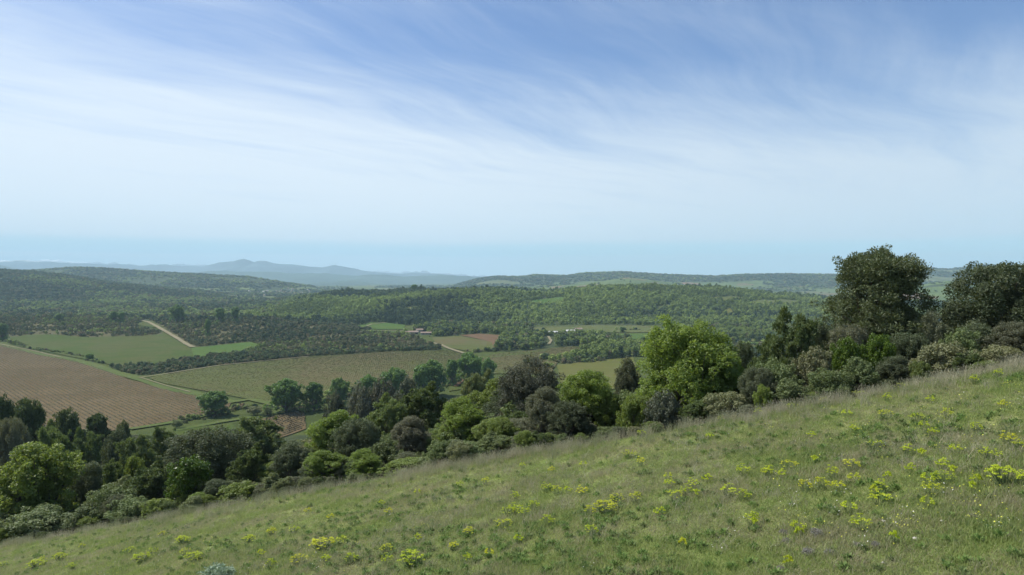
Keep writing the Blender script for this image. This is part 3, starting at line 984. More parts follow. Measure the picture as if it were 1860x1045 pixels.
T = [
    # right-hand group on the skyline
    ('pine_a', 1590, 456, 226, 40, 'tall dark umbrella-crowned pine standing highest against the sky', 0.3),
    ('holm_b', 1822, 478, 212, 36, 'broad grey-brown evergreen oak at the right edge of the view', 1.0),
    ('juniper_a', 1436, 556, 104, 38, 'dark feathery evergreen just left of the tall skyline pine', 2.0),
    ('oak_a', 1250, 584, 226, 36, 'large round bright-green oak in the middle of the tree belt', 0.5),
    ('oak_b', 1330, 640, 80, 37.5, 'lower bright-green shoulder tree touching the large bright oak', 2.0),
    ('scrub_a', 1405, 655, 95, 31, 'grey-green bush at the foot of the feathery evergreen', 0),
    ('scrub_b', 1480, 632, 90, 31, 'pale grey-green bush below the left side of the skyline pine', 1),
    ('box_a', 1538, 614, 62, 31.5, 'yellow-topped glossy shrub below the skyline pine, left one of two', 2),
    ('box_a', 1597, 608, 66, 31.5, 'yellow-topped glossy shrub below the skyline pine, right one of two', 4),
    ('scrub_b', 1566, 650, 88, 28.5, 'grey-brown bush in front of the two yellow-topped shrubs', 3),
    ('holm_b', 1650, 605, 100, 33, 'rounded dark bush behind and right of the yellow-topped shrubs', 4),
    ('holm_c', 1690, 572, 70, 37, 'dark spreading evergreen filling the gap right of the skyline pine', 4.5),
    ('scrub_a', 1712, 622, 115, 29, 'olive bush at the left foot of the broad right-edge oak', 5),
    ('lime_a', 1672, 657, 44, 28, 'small light-green sapling among dark bushes below the skyline pine', 0),
    ('juniper_b', 1756, 640, 46, 27, 'dark upright juniper at the meadow edge under the right-edge oak', 1),
    ('lime_a', 1790, 656, 62, 26, 'low mid-green bush under the right-edge oak beside the juniper', 2),
    ('holm_c', 1625, 650, 76, 29, 'dark leafy bush beneath the right half of the skyline pine', 3),
    ('scrub_b', 1440, 690, 84, 28.5, 'dull green bush low on the meadow edge left of the skyline pine', 2.2),
    ('scrub_a', 1510, 672, 90, 28.5, 'dark olive bush at the meadow edge below the skyline pine', 1.2),
    ('holm_b', 1375, 668, 78, 30.5, 'dark evergreen bush at the right foot of the large bright oak', 0.2),
    ('lime_a', 1388, 700, 40, 28.5, 'little light-green bush at the meadow edge right of the large bright oak', 5.2),
    ('scrub_a', 1316, 712, 84, 30.5, 'low brownish-green bush under the right side of the large bright oak', 4.4),
    ('juniper_a', 1268, 722, 66, 31, 'low feathery dark bush in front of the large bright oak', 0.9),
    ('holm_c', 1494, 592, 80, 39, 'dark bush joining the feathery evergreen to the skyline pine', 0.4),
    ('juniper_a', 1392, 606, 74, 40, 'brown-green feathery bush just right of the large bright oak', 1.4),
    ('holm_b', 1352, 622, 60, 42, 'dark bush behind the right edge of the large bright oak', 2.4),
    ('juniper_a', 1742, 566, 86, 42, 'brown-green evergreen between the skyline pine and the right-edge oak', 3.4),
    ('holm_b', 1850, 585, 120, 32, 'dark lower mass of leaves under the right-edge oak at the frame side', 4.4),
    ('holm_c', 1778, 592, 90, 33, 'dark leafy bush under the left half of the right-edge oak', 5.4),
    ('scrub_b', 1748, 598, 84, 31, 'mid-green leafy bush below the gap right of the skyline pine', 0.9),
    ('scrub_a', 1822, 628, 90, 28, 'olive-green bush low beneath the right-edge oak', 1.9),
    ('holm_b', 1548, 590, 100, 38, 'dark leafy mass filling in under the left half of the skyline pine', 2.9),
    ('holm_c', 1634, 582, 90, 38.5, 'dark leafy mass filling in under the right half of the skyline pine', 3.9),
    ('holm_b', 1225, 682, 90, 37.5, 'dark bush hiding the stem of the large bright oak', 1.7),
    ('oak_c', 1290, 690, 90, 34.5, 'light-green low branches in front of the large bright oak', 1.2),
    ('grey_a', 1202, 712, 66, 32, 'dark grey twiggy bush at the left foot of the large bright oak', 3.9),
    ('lime_a', 1150, 722, 62, 33, 'pale lime-green bush left of the dark grey twiggy bush', 2.9),
    ('holm_c', 1141, 656, 56, 46, 'narrow dark brown-green tree just left of the large bright oak', 1.9),
    ('holm_b', 1085, 676, 48, 110, 'small round dark bush standing alone before the yellowish field', 1.9),
    # middle
    ('oak_b', 1062, 676, 120, 38, 'bright-green oak between the great dark oak and the large bright oak', 3.3),
    ('oak_c', 1105, 716, 72, 37, 'small green tree right of the bright-green middle oak', 2.3),
    ('holm_a', 957, 650, 140, 47, 'great round blackish oak with grey-lilac bloom in the middle of the belt', 0.7),
    ('holm_c', 990, 708, 84, 37, 'dark brown-green tree in front of the great blackish oak', 2.7),
    ('holm_b', 1030, 730, 86, 35.5, 'dark shaded bush at the foot of the bright-green middle oak', 5.7),
    ('oak_c', 915, 768, 60, 36.5, 'pale green feathery sapling at the left foot of the great blackish oak', 1.4),
    ('juniper_a', 900, 788, 80, 35, 'soft grey-green bush at the meadow edge below the great blackish oak', 2.4),
    ('juniper_a', 868, 668, 72, 80, 'olive feathery tree left of the great blackish oak', 0.4),
    ('oak_b', 842, 728, 104, 43, 'light-green oak standing left of the great blackish oak', 0.1),
    ('juniper_a', 760, 694, 110, 62, 'wide olive feathery thicket above the light-green oak', 1.1),
    ('juniper_a', 700, 716, 90, 58, 'dull brown-green feathery tree in the centre of the belt', 2.1),
    ('holm_c', 745, 760, 80, 46, 'dark brownish tree with bare twigs in the centre of the belt', 3.1),
    ('holm_b', 650, 762, 98, 50, 'round dark oak with grey-lilac bloom left of the centre', 4.1),
    ('oak_b', 602, 752, 112, 58, 'yellow-green oak behind the round dark bloom-covered oak', 5.1),
    ('oak_b', 664, 820, 74, 39, 'small light-green tree in front of the round dark bloom-covered oak', 0.2),
    ('oak_b', 594, 822, 86, 42, 'grey-green oak left of the small light-green front tree', 1.2),
    ('lime_a', 735, 836, 96, 37, 'mid-green bush cluster on the meadow edge below the centre', 2.2),
    ('scrub_a', 790, 826, 70, 36.5, 'grey twiggy bush on the meadow edge below the light-green oak', 3.2),
    ('scrub_b', 700, 800, 70, 42, 'pale leafy bush between the small light-green tree and the centre', 1.7),
    # left
    ('holm_b', 386, 780, 180, 57, 'big dark oak with grey bloom in the left half of the belt', 3.6),
    ('juniper_a', 470, 752, 120, 90, 'grey-green feathery trees behind the big left dark oak', 4.6),
    ('holm_c', 530, 808, 84, 48, 'dull dark tree between the big left oak and the grey-green oak', 5.6),
    ('juniper_a', 452, 808, 80, 50, 'brown-green feathery tree at the right side of the big left oak', 1.6),
    ('box_a', 345, 832, 88, 47, 'glossy dark-green box shrub in front of the big left dark oak', 2.6),
    ('juniper_b', 490, 862, 32, 40.5, 'narrow dark juniper at the meadow edge left of the centre', 3.6),
    ('lime_a', 436, 880, 90, 41.5, 'rounded yellow-green bush at the meadow edge beside the narrow juniper', 4.6),
    ('scrub_b', 508, 880, 46, 39.5, 'small olive bush right of the narrow dark juniper', 4.2),
    ('oak_b', 365, 898, 56, 43, 'small grey-green bush at the meadow edge left of the yellow-green bush', 0.6),
    ('lime_a', 285, 906, 62, 45, 'round mid-green bush at the meadow edge, lower left', 1.3),
    ('oak_c', 60, 818, 190, 56, 'broad fresh-green tree at the lower left edge of the view', 2.3),
    ('scrub_a', 72, 925, 130, 50.5, 'low brownish thicket below the broad fresh-green left tree', 3.3),
    ('scrub_b', 165, 918, 84, 48, 'dark tangled bush right of the low brownish thicket', 4.3),
    ('lime_a', 165, 938, 50, 47, 'small light-green bush at the meadow edge, lower left', 5.3),
    ('scrub_a', 232, 905, 80, 47, 'grey-brown twiggy bush at the meadow edge, lower left', 0.8),
    ('juniper_b', 206, 836, 40, 60, 'narrow blackish tree right of the broad fresh-green left tree', 0.8),
    ('juniper_a', 270, 842, 100, 53, 'brown-grey feathery thicket left of the glossy box shrub', 1.8),
    ('oak_c', 245, 836, 60, 62, 'pale grey-green sapling behind the brown-grey thicket', 2.8),
    ('holm_c', 160, 846, 80, 62, 'dark leafy tree beside the broad fresh-green left tree', 3.8),
    ('juniper_a', 100, 770, 90, 90, 'dark olive tree behind the broad fresh-green left tree', 4.8),
    ('pine_b', 183, 754, 54, 150, 'slim pine with a bare stem standing before the brown vineyard', 5.8),
    ('pine_c', 46, 728, 76, 135, 'dark leaning pine near the left edge before the brown vineyard', 0.9),
    ('pine_c', 118, 746, 66, 130, 'bushy pine between the leaning pine and the slim pine', 1.9),
    ('pine_c', 0, 724, 60, 120, 'dark pine cut by the left edge of the view', 2.9),
    ('pine_c', 225, 768, 36, 135, 'small pine right of the slim bare-stemmed pine', 3.9),
    ('juniper_a', 84, 764, 70, 112, 'dull green bush between the leaning pine and the bushy pine', 2.2),
    ('juniper_a', 154, 776, 60, 112, 'dull green bush just left of the slim bare-stemmed pine', 3.2),
    ('holm_b', 20, 760, 70, 100, 'dark bush below the pine cut by the left edge', 4.2),
    ('holm_c', 212, 786, 60, 105, 'dark bush right of the slim bare-stemmed pine', 5.2),
    ('juniper_a', 300, 770, 76, 110, 'grey-green bush cluster below the vineyard corner', 4.9),
    ('juniper_a', 250, 785, 80, 100, 'olive thicket below the slim pine', 5.9),
    ('grey_a', 655, 704, 66, 130, 'grey rounded bush before the green vineyard, left one of the row', 0.1),
    ('grey_a', 700, 694, 66, 132, 'grey rounded bush before the green vineyard, middle of the row', 1.1),
    ('grey_a', 745, 690, 62, 128, 'grey rounded bush before the green vineyard, right end of the row', 2.1),
    ('grey_a', 610, 716, 50, 135, 'grey rounded bush before the green vineyard, far left of the row', 3.1),
    # along the stream in the valley
    ('ash_a', 388, 712, 60, 372, 'tall green tree at the end of the brown vineyard', 0.3),
    ('ash_a', 520, 690, 72, 380, 'dense dark-green tree clump at the near edge of the green vineyard', 1.3),
    ('ash_b', 572, 696, 38, 385, 'slender green tree right of the dense clump by the vineyard', 2.3),
    ('ash_a', 616, 688, 40, 392, 'round single green tree at the near edge of the green vineyard', 3.3),
    ('ash_a', 668, 683, 52, 395, 'mid-green tree right of the round single tree', 4.3),
    ('ash_a', 716, 670, 62, 410, 'bright green tree in the streamside row', 5.3),
    ('ash_a', 785, 656, 60, 430, 'tallest green tree of the streamside row', 0.8),
    ('ash_b', 765, 664, 34, 420, 'narrow green tree left of the tallest streamside tree', 0.8),
    ('ash_a', 854, 642, 56, 480, 'round dark-green tree at the right end of the streamside row', 1.8),
    ('ash_b', 822, 654, 26, 470, 'small pointed tree between the tallest and the round streamside trees', 2.8),
    ('ash_a', 886, 652, 34, 470, 'low bushy tree right of the round dark-green streamside tree', 3.8),
    ('scrub_a', 322, 763, 22, 340, 'small dark bush on the ditch below the brown vineyard', 3.8),
    ('scrub_a', 462, 738, 30, 372, 'low round bush on the grassy ditch between the fields', 3.8),
    ('scrub_b', 488, 740, 20, 370, 'smaller bush beside the low round ditch bush', 3.8),
    ('ash_a', 163, 643, 17, 620, 'dark round bush alone between the hay meadow and the vineyard', 0.8),
    ('scrub_a', 137, 644, 11, 650, 'little bush left of the lone round bush by the hay meadow', 0.8),
    ('ash_a', 322, 554, 28, 1000, 'large round dark tree standing out on the scrubby ridge', 1.8),
    ('ash_b', 207, 566, 16, 1000, 'dark pair-like tree clump on the left scrubby ridge', 2.8),
    ('ash_b', 220, 567, 13, 1000, 'dark small tree right of the clump on the left ridge', 0.8),
    ('ash_b', 427, 558, 15, 990, 'dark upright tree on the scrub slope below the left plain', 1.1),
    ('ash_b', 400, 560, 18, 985, 'bushy tree left of the dark upright tree on the scrub slope', 2.1),
    ('ash_b', 378, 580, 12, 850, 'bright small tree in the scrub right of the pale path', 3.1),
    ('ash_b', 108, 570, 18, 1000, 'rounded tree on the ridge far left', 3.1),
    ('ash_b', 5, 588, 22, 800, 'fresh-green tree at the left edge beside the hay meadow', 3.1),
    ('ash_b', 1131, 594, 12, 940, 'round tree alone in the pale field below the wooded hill', 3.1),
    ('ash_b', 1168, 612, 12, 800, 'little round tree right in the field behind the bright oak', 0.1),
    ('ash_b', 353, 630, 6, 780, 'tiny dark bush where the pale path meets the meadow', 0.1),
    ('ash_b', 752, 517, 14, 1640, 'conspicuous round tree on the crest of the wooded hill', 0.1),
]
for key, px, tr, wp, Y, lab, rot in T:
    if wp:
        tree_px(key, px, tr, wp, Y, lab, rot)

HAND = [(px, tr, wp, Y, HORIZON - F * float(gz((px - 930) / F * Y, Y)) / Y) for key, px, tr, wp, Y, lab, rot in T if 25 < Y < 100 and wp >= 60]


def keep_clear(px, Y, frac=.6):
    """lowest row something nearer may reach in front of the individually placed trees"""
    m_ = 0
    for a, tr, wp, yt, br in HAND:
        if yt > Y + .5 and abs(px - a) < .5 * wp:
            m_ = max(m_, tr + frac * (max(br, tr + 40) - tr))
    return m_


# individual fill trees on the slope between the meadow and the valley
ALLOW = [(-400, 740), (0, 735), (60, 742), (140, 770), (240, 782), (300, 784), (400, 780), (450, 776), (480, 798), (560, 790), (600, 752), (700, 716), (780, 712), (850, 700), (900, 696), (1020, 700), (1080, 712), (1150, 702), (1250, 700), (1380, 655), (1480, 630), (1700, 600), (1860, 560), (2400, 520)]
AX = [a for a, _ in ALLOW]; AR = [b for _, b in ALLOW]
FILL_LABEL = {
    'scrub': 'grey-green bush', 'holm': 'dark evergreen oak', 'oak': 'fresh-green young oak', 'juniper': 'feathery olive evergreen', 'pine': 'small dark pine'}
rr = random.Random(5)
fills = 0
tries = 0
while fills < 170 and tries < 20000:
    tries += 1
    px = rr.uniform(-160, 1960)
    Y = rr.uniform(30, 210) if rr.random() < .6 else rr.uniform(30, 95)
    x = (px - 930) / F * Y
    d = Y - float(edge(x))
    if d < 3.5:
        continue
    gap = 1.9 + Y * 0.035
    if any((x - a) ** 2 + (Y - b) ** 2 < (gap * .6 + .32 * wd) ** 2 for a, b, wd, hh in placed):
        continue
    g = float(gz(x, Y)) - .1
    maxh = zrow(max(np.interp(px, AX, AR) + rr.uniform(0, 26), keep_clear(px, Y)), Y) - g
    fam = rr.choices(['holm', 'oak', 'juniper', 'scrub', 'pine'], [5, 1.6 if Y < 80 else .8, 5, 3, 1.5 if px < 500 and Y > 70 else 0])[0]
    key = {'holm': rr.choice(['holm_a', 'holm_b', 'holm_c']), 'oak': rr.choice(['oak_b', 'oak_c']), 'juniper': 'juniper_a',
           'scrub': rr.choice(['scrub_a', 'scrub_b', 'grey_a']), 'pine': 'pine_c'}[fam]
    h = min(rr.uniform(3.6, 6.5) if fam != 'scrub' else rr.uniform(2.2, 3.4), maxh)
    if d < 9:
        h = min(h, 3.2)
    if h < 1.4:
        continue
    asp = min(PROTO[key][2], 1.4)
    wd = max(h * asp * rr.uniform(.85, 1.2), 2.2)
    plant(key, x, Y, g, wd, h, rel_label(FILL_LABEL[fam], px, 505 - F * (g + h * .6) / Y, TREE_MARKS), {'holm': 'dark evergreen oaks in the belt woodland', 'oak': 'young oaks in the belt woodland', 'juniper': 'feathery evergreens in the belt woodland', 'scrub': 'grey-green bushes in the belt woodland', 'pine': 'small pines in the belt woodland'}[fam], name='shrub' if fam == 'scrub' else None)
    fills += 1

# ------------------------------------------------------------------ scatter (uncountable vegetation) through geometry nodes


def scatter_group(coll):
    ng = bpy.data.node_groups.new('scatter', 'GeometryNodeTree')
    ng.interface.new_socket('Geometry', in_out='INPUT', socket_type='NodeSocketGeometry')
    ng.interface.new_socket('Geometry', in_out='OUTPUT', socket_type='NodeSocketGeometry')
    nd = ng.nodes
    i = nd.new('NodeGroupInput'); o = nd.new('NodeGroupOutput')
    ci = nd.new('GeometryNodeCollectionInfo')
    ci.inputs[0].default_value = coll
    ci.inputs[1].default_value = True
    ci.inputs[2].default_value = True
    iop = nd.new('GeometryNodeInstanceOnPoints')
    iop.inputs['Pick Instance'].default_value = True

    def na(nm, typ):
        a = nd.new('GeometryNodeInputNamedAttribute')
        a.data_type = typ
        a.inputs[0].default_value = nm
        return a.outputs[0]
    L = ng.links.new
    L(i.outputs[0], iop.inputs['Points'])
    L(ci.outputs[0], iop.inputs['Instance'])
    L(na('pick', 'INT'), iop.inputs['Instance Index'])
    e2r = nd.new('FunctionNodeEulerToRotation')
    L(na('rot', 'FLOAT_VECTOR'), e2r.inputs[0])
    L(e2r.outputs[0], iop.inputs['Rotation'])
    L(na('scl', 'FLOAT_VECTOR'), iop.inputs['Scale'])
    L(iop.outputs[0], o.inputs[0])
    return ng


def source_collection(name, meshes):
    col_ = bpy.data.collections.new(name)
    for k, me in enumerate(meshes):
        col_.objects.link(bpy.data.objects.new('%s_%02d' % (name, k), me))
    return col_


def scatter(name, coll, P, rot, scl, pick, label, cat, kind='stuff'):
    me = bpy.data.meshes.new(name)
    me.vertices.add(len(P))
    me.vertices.foreach_set('co', np.asarray(P, np.float32).ravel())
    attr(me, 'rot', rot, 'POINT', 'FLOAT_VECTOR')
    attr(me, 'scl', scl, 'POINT', 'FLOAT_VECTOR')
    attr(me, 'pick', pick, 'POINT', 'INT')
    o = link(name, me)
    md = o.modifiers.new('scatter', 'NODES')
    md.node_group = scatter_group(coll)
    return tag(o, label, cat, None, kind)


def far_tree(seed, kind, mat_):
    """small crowns for the woods half a kilometre and more away: a few hundred leaf-clump faces"""
    r = R_(seed)
    if kind == 'round':
        lob = blob_lobes(r, 1, 1, .05, 9, (.35, .55))
        V, Fc, t = leaves(r, lob, 520, .13, clump=.38, nclump=6, aspect=.8, up=.5)
    elif kind == 'tall':
        lob = blob_lobes(r, .7, 1.15, .05, 8, (.4, .6))
        V, Fc, t = leaves(r, lob, 420, .12, clump=.36, nclump=6, aspect=.7, up=.5)
    else:
        lob = blob_lobes(r, 1, .62, 0, 7, (.35, .55))
        V, Fc, t = leaves(r, lob, 320, .13, clump=.38, nclump=5, aspect=.8, up=.5)
    me = mesh_np('far_crown', V, Fc, [mat_])
    attr(me, 'tint', t)
    return me


def far_mat(name, dark, light, other, scale=0.006):
    def b(g):
        t = g.n('ShaderNodeAttribute', attribute_name='tint').outputs['Fac']
        oi = g.n('ShaderNodeObjectInfo')
        r = oi.outputs['Random']
        ns = g.noise(oi.outputs['Location'], scale, 3.0, 0.6)
        c = g.mix(g.ramp(g.m('ADD', ns, g.m('MULTIPLY', g.m('SUBTRACT', r, .5), .25)), .38, .62), dark, light)
        c = g.mix(g.m('MULTIPLY', g.ramp(r, .75, 1.0), .8), c, other)
        c = g.mix(1.0, c, g.n('ShaderNodeCombineColor', {0: g.m('ADD', .7, g.m('MULTIPLY', t, .6)), 1: g.m('ADD', .7, g.m('MULTIPLY', t, .6)), 2: g.m('ADD', .7, g.m('MULTIPLY', t, .5))}).outputs[0], 'MULTIPLY')
        p = g.n('ShaderNodeBsdfPrincipled', {'Base Color': c, 'Roughness': .6, 'Specular IOR Level': .2})
        tr = g.n('ShaderNodeBsdfTranslucent', {'Color': c})
        return g.n('ShaderNodeMixShader', {0: .25, 1: p.outputs[0], 2: tr.outputs[0]}).outputs[0]
    return material(name, b)


FM_DEC = far_mat('spring_wood', (.195, .255, .075), (.345, .430, .125), (.13, .17, .06))
FM_EVG = far_mat('evergreen_wood', (0.055, 0.092, 0.048), (0.117, 0.166, 0.072), (0.180, 0.235, 0.089))#(0.073, 0.116, 0.054), (0.145, 0.203, 0.082), (0.213, 0.291, 0.097))
FM_SCR = far_mat('garrigue', (.115, .130, .060), (.205, .205, .100), (.26, .205, .13), .02)
src_far = source_collection('far_trees', [far_tree(1, 'round', FM_DEC), far_tree(2, 'round', FM_DEC), far_tree(3, 'tall', FM_DEC),
                                          far_tree(4, 'round', FM_EVG), far_tree(5, 'tall', FM_EVG), far_tree(6, 'tall', FM_EVG),
                                          far_tree(7, 'low', FM_SCR), far_tree(8, 'low', FM_SCR), far_tree(9, 'round', FM_SCR)])


def in_fields(x, y, grow=1.0):
    k = np.zeros(len(x), bool)
    for _, _, p in field_polys:
        k |= in_poly(x, y, p)
    return k


def near_track(x, y):
    k = np.zeros(len(x), bool)
    for pts, wd in (([(258, 583), (290, 597), (318, 613), (350, 632)], 6), ([(778, 622), (815, 634), (846, 644)], 6), ([(996, 612), (1000, 634)], 8)):
        Q = np.array([ground_hit(a, b) for a, b in pts])
        for a, b in zip(Q[:-1], Q[1:]):
            ab = b - a
            t = np.clip(((x - a[0]) * ab[0] + (y - a[1]) * ab[1]) / (ab @ ab), 0, 1)
            k |= np.hypot(x - a[0] - t * ab[0], y - a[1] - t * ab[1]) < wd
    return k


def put_wood(name, label, x, y, size, pick, hs=1.0, cat='woodland'):
    n = len(x)
    z = sheet_z(x, y) - size * .04
    rot = np.zeros((n, 3)); rot[:, 2] = rng.random(n) * 6.28
    rot[:, :2] = rng.normal(size=(n, 2)) * .08
    s = np.stack([size * rng.uniform(.85, 1.2, n), size * rng.uniform(.85, 1.2, n), size * hs * rng.uniform(.75, 1.15, n)], 1)
    return scatter(name, src_far, np.column_stack([x, y, z]), rot, s, pick, label, cat)


def cand(n, y0, y1, u0, u1):
    y = np.sqrt(rng.random(n) * (y1 ** 2 - y0 ** 2) + y0 ** 2)
    x = rng.uniform(u0, u1, n) * y
    return x, y


# scrubby plateau and hedges (polygons)
xs, ys, ss, pk = [], [], [], []
for wi, wp in enumerate(wood_polys):
    P = np.array(wp)
    A = abs(np.sum(P[:, 0] * np.roll(P[:, 1], -1) - P[:, 1] * np.roll(P[:, 0], -1))) / 2
    dens = [1 / 11., 1 / 13., 1 / 8., 1 / 30., 1 / 22., 1 / 30., 1 / 30.][wi]
    lo, hi = P.min(0), P.max(0)
    bb = (hi - lo).prod()
    n = int(min(dens * bb, 250000))
    x = rng.uniform(lo[0], hi[0], n); y = rng.uniform(lo[1], hi[1], n)
    k = in_poly(x, y, wp) & ~in_fields(x, y) & ~near_track(x, y) & (np.abs(x) < 1.1 * y)
    x, y = x[k], y[k]
    if len(x) > 16000:
        q = rng.choice(len(x), 16000, replace=False); x, y = x[q], y[q]
    n = len(x)
    big = fbm(x, y, 90, 3, 50 + wi)
    if wi in (0, 1):
        gap_ = fbm(x, y, 26, 3, 66) > .16
        keep = ~gap_ | (rng.random(n) < .25)
        x, y, big = x[keep], y[keep], big[keep]; n = len(x)
        s = rng.uniform(2.2, 4.4, n) + (rng.random(n) < .06) * rng.uniform(1, 4, n) + np.maximum(big, 0) * 4
        p = rng.choice([6, 7, 8], n)
        t_ = rng.random(n) + big * .8
        p = np.where(t_ > .86, rng.choice([3, 4, 5], n), p)
        p = np.where(t_ < .06, rng.choice([0, 1], n), p)
    elif wi == 2:
        s = rng.uniform(2.2, 4.8, n); p = rng.choice([6, 7, 3, 8, 3, 4], n)
    else:
        s = rng.uniform(5, 10, n) * (1 + .4 * big); p = np.where(rng.random(n) + big * .7 < .62, rng.choice([0, 1, 2], n), rng.choice([3, 4, 8], n))
    xs.append(x); ys.append(y); ss.append(s); pk.append(p)
NM = ['scrubland', 'scrubland', 'hedgerow_thicket', 'farm_woodland', 'slope_woodland', 'valley_woodland', 'valley_woodland']
LB = ['rough grey-green scrub on the left ridge behind the hay meadow', 'dense mixed scrub around and right of the pale path',
      'long low thicket between the hay meadow and the green vineyard', 'leafy clump of trees around the white farm buildings',
      'tall thin trees along the bank above the yellowish field', 'trees along the foot of the wooded hill by the terracotta roofs', 'trees in the valley behind the large bright oak']
for i in range(len(xs)):
    if len(xs[i]):
        put_wood(NM[i], LB[i], xs[i], ys[i], ss[i], pk[i], .95 if i != 4 else 1.2)

# the wooded hill in the middle
x, y = cand(56000, 1085, 2000, -.42, 1.0)
k = ~in_fields(x, y) & ((sheet_z(x, y) > FLOOR + 3) | (rng.random(len(x)) < .8)) & ((x / y > -.33) | (y < 1900))
x, y = x[k], y[k]
n = len(x)
pat = fbm(x, y, 220, 4, 71)
low_ = np.clip((1300 - y) / 180, 0, 1) * .42
crest_ = np.clip((y - 1600) / 90, 0, 1) * .6
evg = pat * 1.7 + low_ + crest_ - .24 + (rng.random(n) - .5) * .4
s = rng.uniform(3.8, 9.0, n) * (1 + .3 * pat) + (rng.random(n) < .05) * rng.uniform(2, 6, n)
p = np.where(evg > .10, rng.choice([3, 4, 5], n), rng.choice([0, 1, 2], n))
put_wood('hill_woodland', 'wooded hill of spring-green and dark trees across the middle', x, y, s, p)

# wooded hills on the left
x, y = cand(30000, 1150, 2750, -1.1, -.34)
k = ~in_fields(x, y)
x, y = x[k], y[k]
n = len(x)
pat = fbm(x, y, 260, 4, 81)
openf = (x / y > -.42) & (y > 2100) & (vnoise(x, y, 120, 82) > -.1)
k = ~openf
x, y, pat = x[k], y[k], pat[k]; n = len(x)
evg = pat + np.clip((y - 1700) / 700, 0, 1) * .25 + (rng.random(n) - .5) * .35
s = rng.uniform(7, 13, n)
p = np.where(evg > .0, rng.choice([3, 4, 5, 8], n), rng.choice([0, 1, 2, 8], n))
put_wood('hill_woodland', 'dark mixed woods on the nearer left-hand hill', x, y, s, p, .8)

# far ridges and the plain with the village
x, y = cand(26000, 2750, 5600, -1.0, -.24)
h = sheet_z(x, y) - FLOOR
pat = fbm(x, y, 400, 4, 91)
k = (h > 24) & (pat > -.32) | (rng.random(len(x)) < .12)
x, y, pat = x[k], y[k], pat[k]; n = len(x)
p = np.where(pat + (rng.random(n) - .5) * .5 > -.1, rng.choice([3, 3, 8], n), rng.choice([0, 8, 1], n))
put_wood('ridge_woodland', 'dark woods on the far left ridge above the village plain', x, y, rng.uniform(13, 24, n), p, .45)

x, y = cand(30000, 2050, 6300, -.2, 1.0)
h = sheet_z(x, y) - FLOOR
pat = fbm(x, y, 400, 4, 95)
openf = ((y > 2800) & (y < 4300) & (x > 0) & (x < .38 * y) & (h > 8) & (vnoise(x, y, 150, 31) + .4 * vnoise(x, y, 60, 32) > -.25)) | ((y < 3200) & (x > .5 * y) & (vnoise(x, y, 150, 31) > -.2))
openf |= (y > 3700) & (fbm(x, y, 500, 3, 41) > 0.33)
openf |= (h < 12) & (vnoise(x, y, 150, 31) + .4 * vnoise(x, y, 60, 32) > -.08)
k = ~openf | (rng.random(len(x)) < .03)
x, y, pat = x[k], y[k], pat[k]; n = len(x)
p = np.where(pat + (rng.random(n) - .5) * .5 > -.2, rng.choice([3, 3, 8], n), rng.choice([0, 8, 1], n))
put_wood('ridge_woodland', 'dark woods on the long far ridge at the right', x, y, rng.uniform(12, 26, n) * np.clip(y / 4500, .5, 1.1), p, .45)

x, y = cand(9000, 2000, 4200, -.46, -.2)
h = sheet_z(x, y) - FLOOR
k = (h < 26) & (fbm(x, y, 160, 3, 97) > .02) & ~in_fields(x, y)
x, y = x[k], y[k]; n = len(x)
put_wood('plain_woodland', 'lines of trees and copses on the plain around the village', x, y, rng.uniform(8, 15, n), rng.choice([0, 3, 4, 8, 3], n), .75)

# undergrowth of the belt: low shrubs between the individual trees
src_near = source_collection('understorey', [PROTO[k][0] for k in ('scrub_a', 'scrub_b', 'holm_c', 'juniper_a', 'oak_c', 'holm_b')])
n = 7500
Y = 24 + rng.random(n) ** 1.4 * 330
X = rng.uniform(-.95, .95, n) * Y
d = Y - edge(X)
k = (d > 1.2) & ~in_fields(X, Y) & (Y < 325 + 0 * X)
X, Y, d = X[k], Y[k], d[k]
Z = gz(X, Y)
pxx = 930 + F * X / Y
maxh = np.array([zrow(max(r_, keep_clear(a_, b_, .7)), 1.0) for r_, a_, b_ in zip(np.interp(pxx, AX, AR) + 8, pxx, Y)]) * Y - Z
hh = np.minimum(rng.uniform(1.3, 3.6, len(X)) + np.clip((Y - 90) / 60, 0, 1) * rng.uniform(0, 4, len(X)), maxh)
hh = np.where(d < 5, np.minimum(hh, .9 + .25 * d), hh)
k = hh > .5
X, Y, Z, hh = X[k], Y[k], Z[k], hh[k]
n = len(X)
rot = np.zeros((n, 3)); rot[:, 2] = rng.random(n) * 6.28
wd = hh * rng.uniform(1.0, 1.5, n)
scatter('undergrowth', src_near, np.column_stack([X, Y, Z - .1]), rot, np.stack([wd, wd, hh], 1), rng.choice([0, 1, 2, 3, 3, 4, 5], n), 'mixed bushes and saplings filling the woodland below the meadow', 'undergrowth')

